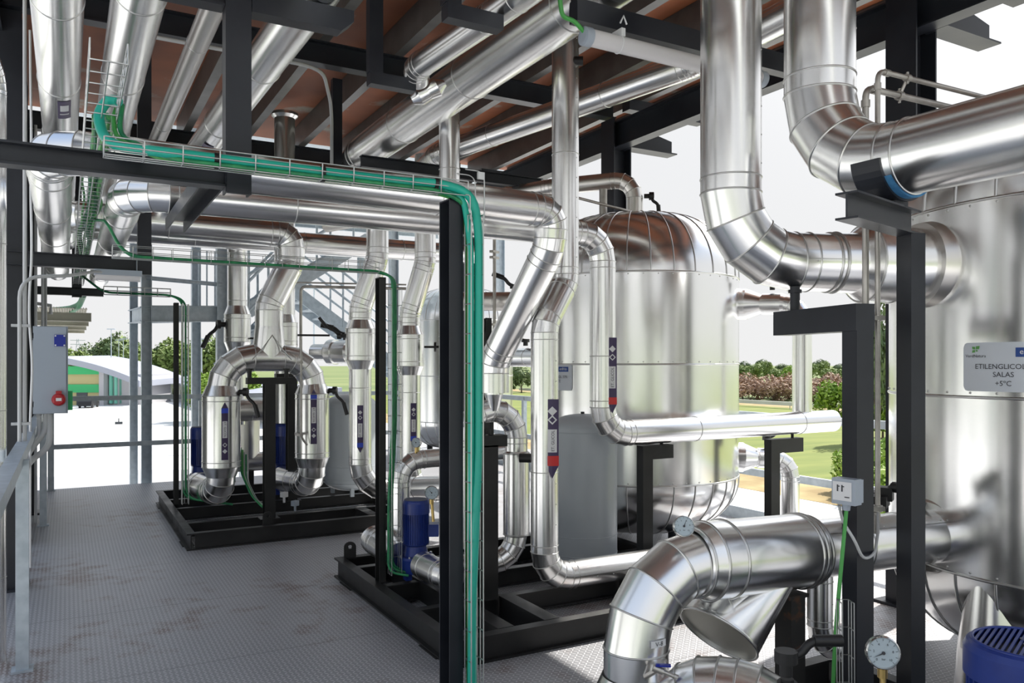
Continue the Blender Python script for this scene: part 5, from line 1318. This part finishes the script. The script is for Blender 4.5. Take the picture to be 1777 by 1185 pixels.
# electrical cabinet
ce = 5.75; a = atD(57, 640, ce); b_ = atD(118, 640, ce)
yf = (a.y + b_.y) / 2; zt, zb_ = atD(88, 566, ce).z, atD(88, 718, ce).z
a = atY(57, 640, yf); b_ = atY(118, 640, yf)
root = thing('electrical_cabinet', 'grey electrical cabinet with blue and red sockets by the handrail', 'cabinet', ((a.x + b_.x) / 2, yf, zb_))
mb = MB(); mb.bx(a.x, b_.x, yf + .02, yf + .20, zb_, zt); mb.bx(a.x - .01, a.x, yf + .1, yf + .14, zb_ + .1, zt - .1); mb.build('cabinet_body', 'lgrey', root)
mb = MB(); mb.bx(a.x, b_.x - .012, yf, yf + .018, zb_ + .004, zt - .004); dr = mb.build('door', 'lgrey', root)
mb = MB()
for zz in (zb_ + .07, zt - .07): mb.bx(a.x - .012, a.x + .004, yf + .0, yf + .03, zz - .02, zz + .02)
mb.build('hinge', 'steel', dr)
s_ = atY(104, 591, yf); mb = MB(); mb.bx(s_.x - .036, s_.x + .036, yf - .012, yf, s_.z - .042, s_.z + .042); o = mb.build('blue_socket_cover', 'bluep', root)
mb = MB()
for dx in (-.028, .028):
    for dz_ in (-.034, .034): mb.cyl((s_.x + dx, yf - .012, s_.z + dz_), (s_.x + dx, yf - .015, s_.z + dz_), .006, k=10)
mb.build('cover_screw', 'white', o)
s_ = atY(102, 693, yf); mb = MB(); mb.lathe((s_.x, yf, s_.z), (0, -1, 0), [(0, .046), (.03, .046), (.045, .040), (.05, .03)], 28); mb.bx(s_.x - .018, s_.x + .018, yf - .04, yf, s_.z + .03, s_.z + .062); o = mb.build('red_socket', 'red', root)
mb = MB(); mb.bx(s_.x - .018, s_.x + .018, yf - .054, yf - .05, s_.z - .010, s_.z + .012); mb.build('socket_label', 'white', o)
mb = MB(); mb.bx(b_.x, b_.x + .03, yf + .06, yf + .13, zb_ + .02, zb_ + .16); mb.build('side_socket', 'gpanel', root)
for k, (px, sx, lb) in enumerate(((80, 0, 'left grey hose leaving the cabinet bottom and curling left'), (68, 1, 'middle grey hose leaving the cabinet bottom'), (86, 2, 'right grey hose leaving the cabinet bottom'))):
    q = atY(px, 718, yf + .08)
    cable(lb, [q + Z * .02, q - Z * (.12 + .06 * k), q - Z * (.26 + .03 * k) + V((-.10, 0, 0)), V((-.255, yf - .45, q.z - .31 - .02 * k)), V((-.285, yf - 1.0, q.z - .36)), V((-.33, yf - 2.8, q.z - .45))], 0.021 if k != 1 else .015, 'conduit', 0.10, name='hose', k=12)
q = atY(34, 480, 5.62); mb = MB(); mb.tube(arc_pts([V((q.x, 5.62, 0.9)), V((q.x, 5.62, q.z)), V((q.x + .25, 5.75, q.z + .03)), V((xa, 6.50, 2.27)), V((xa + .05, 6.53, 2.27))], .13), .011, 10)
tag(mb.build('cable_conduit', 'conduit'), 'left grey conduit on the dark column, bending right to the flat tube light', 'conduit')
q = atY(43, 400, 5.64); mb = MB(); mb.tube([V((q.x, 5.64, 0.85)), V((q.x, 5.64, 4.05))], .011, 10)
for zz in (atY(40, 565, 5.64).z, atY(40, 735, 5.64).z): mb.bx(q.x - .07, q.x + .03, 5.62, 5.66, zz - .008, zz + .008)
tag(mb.build('cable_conduit', 'conduit'), 'right grey conduit running straight up the dark column', 'conduit')
random.seed(3)
q = atY(54, 500, 6.4); pts_ = [V((q.x + random.uniform(-.012, .012), 6.4, z_)) for z_ in (3.9, 3.2, 2.8, 2.5, 2.3, 2.1, 1.9, 1.6, 1.2, .2)]
mb = MB(); mb.tube(arc_pts(pts_, .1, 4), .008, 8); tag(mb.build('cable', 'white'), 'loose white cable hanging beside the dark column', 'cable')
for px, yy in ((62, 9.3), (74, 9.4), (79, 9.5)):
    q = atY(px, 500, yy); mb = MB(); mb.tube([V((q.x, yy, 0.0)), V((q.x, yy, 4.0))], .014, 8)
    tag(mb.build('cable_conduit', 'conduit'), {62: 'thin pale conduit on the far column, left one', 74: 'thin pale conduit on the far column, middle one', 79: 'thin pale conduit on the far column, right one'}[px], 'conduit')
q = atY(60, 526, 10.5); mb = MB(); mb.tube([V((-.6, 10.5, q.z)), q, atY(88, 530, 10.5), atY(88, 545, 10.5)], .02, 8); tag(mb.build('cable_conduit', 'white'), 'short white conduit bridge on the far column above the cabinet', 'conduit')
# metal drop pipe at the very left edge
q = atD(2, 300, 4.3)
pipe('shiny pipe cut by the left edge, elbow near the top', [V((q.x - .02, q.y, 0.0)), V((q.x - .02, q.y, 3.15)), V((q.x - .12, q.y - .5, 3.4))], 0.045, bend=.12, spacing=.9)

# ================================================================== surroundings
GZ = -4.5
def ground(name, m_, x0, x1, y0, y1, z, label):
    mb = MB(); mb.add([(x0, y0, z), (x1, y0, z), (x1, y1, z), (x0, y1, z)], [(0, 1, 2, 3)]); struct(name, mb, m_, label, 'ground')
ground('ground_field', 'field', -1500, 2500, -600, 2600, GZ - 0.06, 'far green and brown fields')
ground('ground_yard', 'yard', -160, 29, -40, 150, GZ, 'sunlit pale concrete yard below the platform')
ground('ground_verge', 'drygrass', 29, 34.5, -40, 150, GZ + .01, 'strip of dry yellow grass beside the concrete')
ground('ground_lawn', 'grass', 34.5, 88, -40, 150, GZ + .005, 'mown green field')
ground('ground_bank', 'drygrass', 88, 96, -40, 220, GZ + .02, 'dry grass bank in front of the brush')
mb = MB()
for k in range(14): mb.cyl((86, -20 + k * 12, GZ), (86, -20 + k * 12, GZ + 1.0), .06, k=6)
mb.bx(85.8, 86.2, -30, 150, GZ + .45, GZ + 0.95)
tag(mb.build('field_kerb', 'concrete'), 'pale low pipe bund along the far side of the field', 'bund')

def foliage(name, n_, rx, ry, rz, leaf, seed, blobs=9):
    random.seed(seed); mb = MB(); cs = []
    for k in range(blobs):
        cs.append((V((random.uniform(-.55, .55) * rx, random.uniform(-.55, .55) * ry, random.uniform(.25, .85) * rz)), random.uniform(.32, .55)))
    for k in range(n_):
        c, s_ = random.choice(cs)
        d_ = V((random.gauss(0, 1), random.gauss(0, 1), random.gauss(0, 1))).normalized() * random.uniform(.75, 1.05)
        p_ = c + V((d_.x * rx * s_, d_.y * ry * s_, d_.z * rz * .55 * s_ * 1.6))
        if p_.z < 0.02: p_.z = abs(p_.z) * .3 + .02
        u_ = V((random.gauss(0, 1), random.gauss(0, 1), random.gauss(0, 1))).normalized(); w_ = u_.cross(d_).normalized() if u_.cross(d_).length > .1 else V((1, 0, 0))
        l = leaf * random.uniform(.6, 1.4)
        mb.add([p_ - u_ * l, p_ + w_ * l * .5, p_ + u_ * l, p_ - w_ * l * .5], [(0, 1, 2, 3)])
    return mb
def tree_proto(name, m_, label, group, n_, r, h, leaf, seed, trunk=.3, loc=(0, 0, 0), cat='tree'):
    root = thing(name, label, cat, (0, 0, 0), group)
    fo = foliage('crown', n_, r, r, h * (1 - trunk), leaf, seed)
    fo.v = [(a, b_, c + h * trunk) for a, b_, c in fo.v]
    fo.build('crown', m_, root)
    if trunk > .02 or True:
        mb = MB(); mb.cyl((0, 0, 0), (0, 0, h * (trunk + .35)), .03 * h, .012 * h, k=10)
        for k in range(4):
            a = k * 1.6; mb.cyl((0, 0, h * (trunk + .05 * k)), (math.cos(a) * r * .4, math.sin(a) * r * .4, h * (trunk + .25 + .05 * k)), .012 * h, .005 * h, k=7)
        mb.build('trunk', 'bark', root)
    return root
def place(proto, first, px, d_, s_, label, rz=0.0, sz=None, zbase=None):
    o = proto if first else copy_tree(proto)
    q = atD(px, HZ, d_); o.location = (q.x, q.y, GZ if zbase is None else zbase); o.rotation_euler = (0, 0, rz); o.scale = (s_, s_, sz or s_); o['label'] = label
    return o
ORD = ['first', 'second', 'third', 'fourth', 'fifth', 'sixth', 'seventh', 'eighth', 'ninth', 'tenth', 'eleventh', 'twelfth', 'thirteenth', 'fourteenth', 'fifteenth', 'sixteenth', 'seventeenth', 'eighteenth']
random.seed(11)
P1_ = tree_proto('leafy_tree', 'leaf1', 'x', 'trees beyond the white sheds', 2600, 4.2, 9.0, .42, 1, .18)
P2_ = tree_proto('dark_tree', 'leaf2', 'x', 'trees beyond the white sheds', 2600, 4.6, 9.5, .42, 2, .15)
P3_ = tree_proto('bright_tree', 'leaf3', 'x', 'bright trees before the brown field', 2600, 3.6, 7.5, .36, 3, .2)
P4_ = tree_proto('brush_bush', 'brush', 'x', 'reddish brush along the field', 2200, 4.0, 4.4, .30, 4, .02, cat='bush')
P5_ = tree_proto('low_bush', 'leaf3', 'x', 'green bushes by the field', 2000, 2.0, 2.6, .17, 6, .02, cat='bush')
row = [(130, 170, .95, 0), (152, 190, 1.05, 1), (168, 165, .8, 0), (186, 180, 1.22, 0), (203, 175, 1.25, 1), (221, 165, .95, 0), (243, 180, 1.05, 1), (262, 165, .95, 0), (280, 175, 1.02, 1), (297, 165, 1.0, 0), (318, 170, 1.15, 0), (338, 180, 1.1, 1), (358, 170, 1.2, 0), (378, 190, 1.2, 1), (398, 175, 1.1, 0)]
f1 = f2 = True
for i, (px, d_, s_, k) in enumerate(row):
    lb = '%s green tree from the left in the row beyond the white sheds' % ORD[i]
    if k == 0: place(P1_, f1, px, d_, s_, lb, random.uniform(0, 6)); f1 = False
    else: place(P2_, f2, px, d_, s_, lb, random.uniform(0, 6)); f2 = False
for i, (px, d_, s_, lb) in enumerate(((350, 85, .62, 'bright green tree behind the lamp post and right tower post'), (384, 82, .66, 'bright green tree left of the inverted U header'), (572, 62, .42, 'bright green tree behind the right header bend'), (430, 95, .6, 'bright green tree seen under the inverted U header'), (1532, 66, .45, 'bright green tree far behind the two thin tubes'))):
    place(P3_, i == 0, px, d_, s_, lb, i * 1.1, s_ * (1.0 if i < 4 else .9))
# columns of trees on the field side
for i, (px, d_, s_, lb) in enumerate(((1524, 62, .95, 'tall dark tree between portal post and tank'), (905, 170, .55, 'dark tree behind the tall riser'), (890, 200, .6, 'dark tree far behind the slanting drop'))):
    o = place(P2_, False, px, d_, s_ * .42 if i == 0 else s_, lb, i * 2.0, s_ * 1.12 if i == 0 else s_); o['group'] = 'trees on the field side'
for i in range(11):
    px = 1262 + i * 27; place(P4_, i == 0, px, 132 + (i % 3) * 6, .95 + .12 * ((i * 7) % 4) / 3, '%s reddish brush bush from the left along the field' % ORD[i], i * .9, .70 + .08 * ((i * 5) % 3))
for i in range(12):
    px = 1258 + i * 24; o = place(P1_, False, px, 215 + (i % 4) * 22, .62 + .12 * (i % 3), '%s green tree from the left behind the reddish brush' % ORD[i], i * 1.3, .5 + .07 * (i % 4)); o['group'] = 'trees behind the reddish brush'
for i in range(9):
    px = 1255 + i * 34; o = place(P2_, False, px, 520 + (i % 3) * 60, 1.4, '%s hazy far tree from the left on the horizon' % ORD[i], i, .62 + .18 * (i % 3)); o['group'] = 'hazy trees on the horizon'
for i, (px, d_, s_, lb) in enumerate(((1500, 38, .75, 'bright bush left of the thin tubes'), (1527, 36, 1.0, 'bright bush right behind the thin tubes'), (1455, 92, 1.5, 'bright bush at the end of the reddish brush'), (1375, 205, 2.0, 'round green bush above the reddish brush'), (1512, 30, .8, 'bright bush low between portal post and tank'))):
    place(P5_, i == 0, px, d_, s_, lb, i)

# ------------------------------------------------------------------ sheds, lamps, vehicles in the yard
root = thing('white_hall', 'white curved-roof hall with green bands far left', 'building', atD(170, 690, 120))
rt = V((CT, -ST, 0)); fw = V((ST, CT, 0))
o = atD(112, HZ, 118); o.z = GZ
def hall(u0, u1, z0, z1, d0, d1, mat_, nm):
    mb = MB(); pts_ = [o + rt * u + fw * d_ + Z * z for u in (u0, u1) for d_ in (d0, d1) for z in (z0, z1)]
    mb.add(pts_, [(0, 1, 3, 2), (4, 6, 7, 5), (0, 4, 5, 1), (2, 3, 7, 6), (0, 2, 6, 4), (1, 5, 7, 3)]); return mb.build(nm, mat_, root)
hall(0, 5.2, 0, 5.4, 0.4, 14, 'tan', 'wall')
hall(0, 5.2, 4.6, 5.8, 0, 14, 'gpanel', 'green_band'); hall(0, 5.2, 1.9, 3.1, 0.2, 14, 'gpanel', 'green_band')
hall(1.6, 3.2, 0, 1.9, 0.3, .5, 'darkglass', 'doorway'); hall(3.6, 4.4, .5, 1.2, .3, .5, 'darkglass', 'window')
hall(5.2, 5.9, 0, 5.8, -.2, 14, 'whitepaint', 'corner_pier')
for k in range(7): hall(6.1 + k * .62, 6.45 + k * .62, .2, 5.0 - k * .25, 1.0 + k * .3, 10, 'tpanel', 'turquoise_panel')
hall(5.9, 10.6, 0, 4.6, 1.6, 12, 'whitepaint', 'wall')
mb = MB(); N = 16; rs = []
for k in range(N + 1):
    u = -1 + 12.6 * k / N; zz = 7.15 - .012 * (u + 1) ** 2 * 1.1 - .12 * u
    rs.append([o + rt * u + fw * -1 + Z * (zz - .9), o + rt * u + fw * -1 + Z * zz, o + rt * u + fw * 15 + Z * (zz + .3), o + rt * u + fw * 15 + Z * (zz - .6)])
mb.rings(rs, smooth=False, cap=True); mb.build('curved_roof', 'roofwhite', root)
A_ = atD(236, 652, 200); B_ = atD(470, 692, 76); A_.z = B_.z = -1.62
dd = (B_ - A_).normalized(); bk = V((-dd.y, dd.x, 0)); bk = bk if bk.dot(fw) > 0 else -bk
root = thing('long_shed', 'long low white shed with pale roof receding to the left', 'building', V((B_.x, B_.y, GZ)))
mb = MB(); mb.add([A_, B_, B_ + bk * 7 + Z * .9, A_ + bk * 7 + Z * .9, A_ - Z * .35, B_ - Z * .35, B_ + bk * 7 + Z * .5, A_ + bk * 7 + Z * .5], [(0, 1, 2, 3), (4, 7, 6, 5), (0, 4, 5, 1), (2, 6, 7, 3), (1, 5, 6, 2), (0, 3, 7, 4)]); mb.build('shed_roof', 'roofwhite', root)
mb = MB(); q = bk * 1.0
mb.add([V((A_.x, A_.y, GZ)) + q, V((B_.x, B_.y, GZ)) + q, B_ + q - Z * .3, A_ + q - Z * .3], [(0, 1, 2, 3)]); mb.build('shed_wall', 'whitepaint', root)
L = (B_ - A_).length
for k in range(26):
    c = A_ + dd * (L * (k + .5) / 26); mb = MB(); c0 = V((c.x, c.y, GZ)) + bk * .95; mb.add([c0 - dd * .8 + Z * .3, c0 + dd * .8 + Z * .3, c0 + dd * .8 + Z * 1.7, c0 - dd * .8 + Z * 1.7], [(0, 1, 2, 3)]); mb.build('window', 'darkglass', root)
for px, d_, py, lb in ((193, 130, 571, 'tall thin lamp post above the white hall'), (206, 150, 590, 'thin lamp post second from the left'), (214, 150, 588, 'thin lamp post left of the stair tower posts'), (350, 110, 588, 'thin lamp post before the trees right of the slim dark post'), (545, 60, 500, 'thin lamp post behind the descending stairs')):
    q = atD(px, py, d_); root = thing('lamp_post', lb, 'lamp post', (q.x, q.y, GZ)); mb = MB(); mb.cyl((q.x, q.y, GZ), (q.x, q.y, q.z), .10, .06, k=8); mb.build('pole', 'galv', root)
    mb = MB(); mb.box(q, (1.3, .3, .15), -YAW); mb.build('lamp_head', 'galv', root)
q = atD(135, 588, 480); mb = MB()
for sx, sy in ((-1, -1), (1, -1), (1, 1), (-1, 1)): mb.tube([V((q.x + sx * 2.2, q.y + sy * 2.2, GZ)), V((q.x + sx * .4, q.y + sy * .4, q.z))], .16, 5)
for k in range(9):
    t = k / 9; w_ = 2.2 - 1.8 * t; z_ = GZ + (q.z - GZ) * t; mb.tube([V((q.x - w_, q.y - w_, z_)), V((q.x + w_, q.y - w_, z_ + 2))], .1, 5)
for z_ in (q.z - 1, q.z - 3.4): mb.bx(q.x - 4, q.x + 4, q.y - .15, q.y + .15, z_, z_ + .3)
tag(mb.build('pylon', 'galv'), 'distant lattice power pylon above the trees', 'pylon')
def truck(label, px, d_, top, L, rz, cab=True):
    q = atD(px, HZ, d_); root = thing('truck', label, 'truck', (0, 0, 0)); H = top - GZ
    mb = MB(); mb.bx(-L / 2, L / 2, -1.25, 1.25, 1.0, H); mb.build('cargo_box', 'whitepaint', root)
    mb = MB(); mb.bx(-L / 2, L / 2 + 2.1, -1.1, 1.1, .7, 1.0); mb.build('chassis', 'black', root)
    if cab:
        mb = MB(); mb.prism([(0.15, .7), (2.2, .7), (2.2, 1.7), (1.9, H * .82), (0.15, H * .82)], (L / 2, -1.2, 0), (L / 2, 1.2, 0), (1, 0, 0)) if False else mb.bx(L / 2 + .15, L / 2 + 2.1, -1.2, 1.2, .8, H * .84); mb.build('cab', 'whitepaint', root)
        mb = MB(); mb.bx(L / 2 + 2.0, L / 2 + 2.12, -1.1, 1.1, H * .5, H * .76); mb.bx(L / 2 + .9, L / 2 + 1.9, -1.22, 1.22, H * .5, H * .74); mb.build('cab_window', 'darkglass', root)
        mb = MB(); mb.bx(L / 2 + 1.9, L / 2 + 2.0, -1.55, -1.3, H * .45, H * .7); mb.bx(L / 2 + 1.9, L / 2 + 2.0, 1.3, 1.55, H * .45, H * .7); mb.build('side_mirror', 'black', root)
    for x in (-L / 2 + .8, -L / 2 + 1.9, L / 2 + 1.1):
        for y in (-1.05, 1.05): mb = MB(); mb.cyl((x, y - .14, .5), (x, y + .14, .5), .5, k=20); mb.build('wheel', 'rubber', root)
    root.location = (q.x, q.y, GZ); root.rotation_euler = (0, 0, rz)
    return root
truck('white box truck parked close below the walkway end', 122, 17.6, -1.05, 3.4, 2.75, cab=False)
truck('white truck with dark mirror seen left of the far pump', 292, 22.5, -1.55, 6.0, -0.5)
def car(label, px, d_, m_, rz):
    q = atD(px, HZ, d_); root = thing('car', label, 'car', (0, 0, 0))
    mb = MB(); mb.prism([(-2.1, .3), (2.1, .3), (2.1, .8), (1.2, .9), (.6, 1.45), (-1.2, 1.45), (-1.9, .9), (-2.1, .85)], (0, -.85, 0), (0, .85, 0), (1, 0, 0)) if False else mb.add([(x, y, z) for y in (-.85, .85) for x, z in ((-2.1, .3), (2.1, .3), (2.1, .8), (1.2, .9), (.6, 1.45), (-1.2, 1.45), (-1.9, .9))], [tuple(range(7))[::-1], tuple(range(7, 14))] + [(k, (k + 1) % 7, (k + 1) % 7 + 7, k + 7) for k in range(7)])
    mb.build('car_body', m_, root)
    mb = MB(); mb.bx(-1.2, .6, -.87, .87, .95, 1.32); mb.build('car_window', 'darkglass', root)
    for x in (-1.3, 1.3):
        for y in (-.8, .8): mb = MB(); mb.cyl((x, y - .1, .32), (x, y + .1, .32), .32, k=16); mb.build('wheel', 'rubber', root)
    root.location = (q.x, q.y, GZ); root.rotation_euler = (0, 0, rz); return root
car('blue car parked in the yard below the cabinet sockets', 147, 122, 'bluep', 1.2)
car('dark car parked beside the blue one in the yard', 154, 112, 'black', 1.3)
q = atZ(206, 736, GZ); mb = MB(); mb.bx(q.x - .35, q.x + .35, q.y - .2, q.y + .2, GZ, GZ + .25); mb.cyl((q.x, q.y, GZ + .2), (q.x, q.y, GZ + .6), .05, k=8); tag(mb.build('marker_block', 'darkglass'), 'tiny dark marker block alone in the open yard', 'marker')
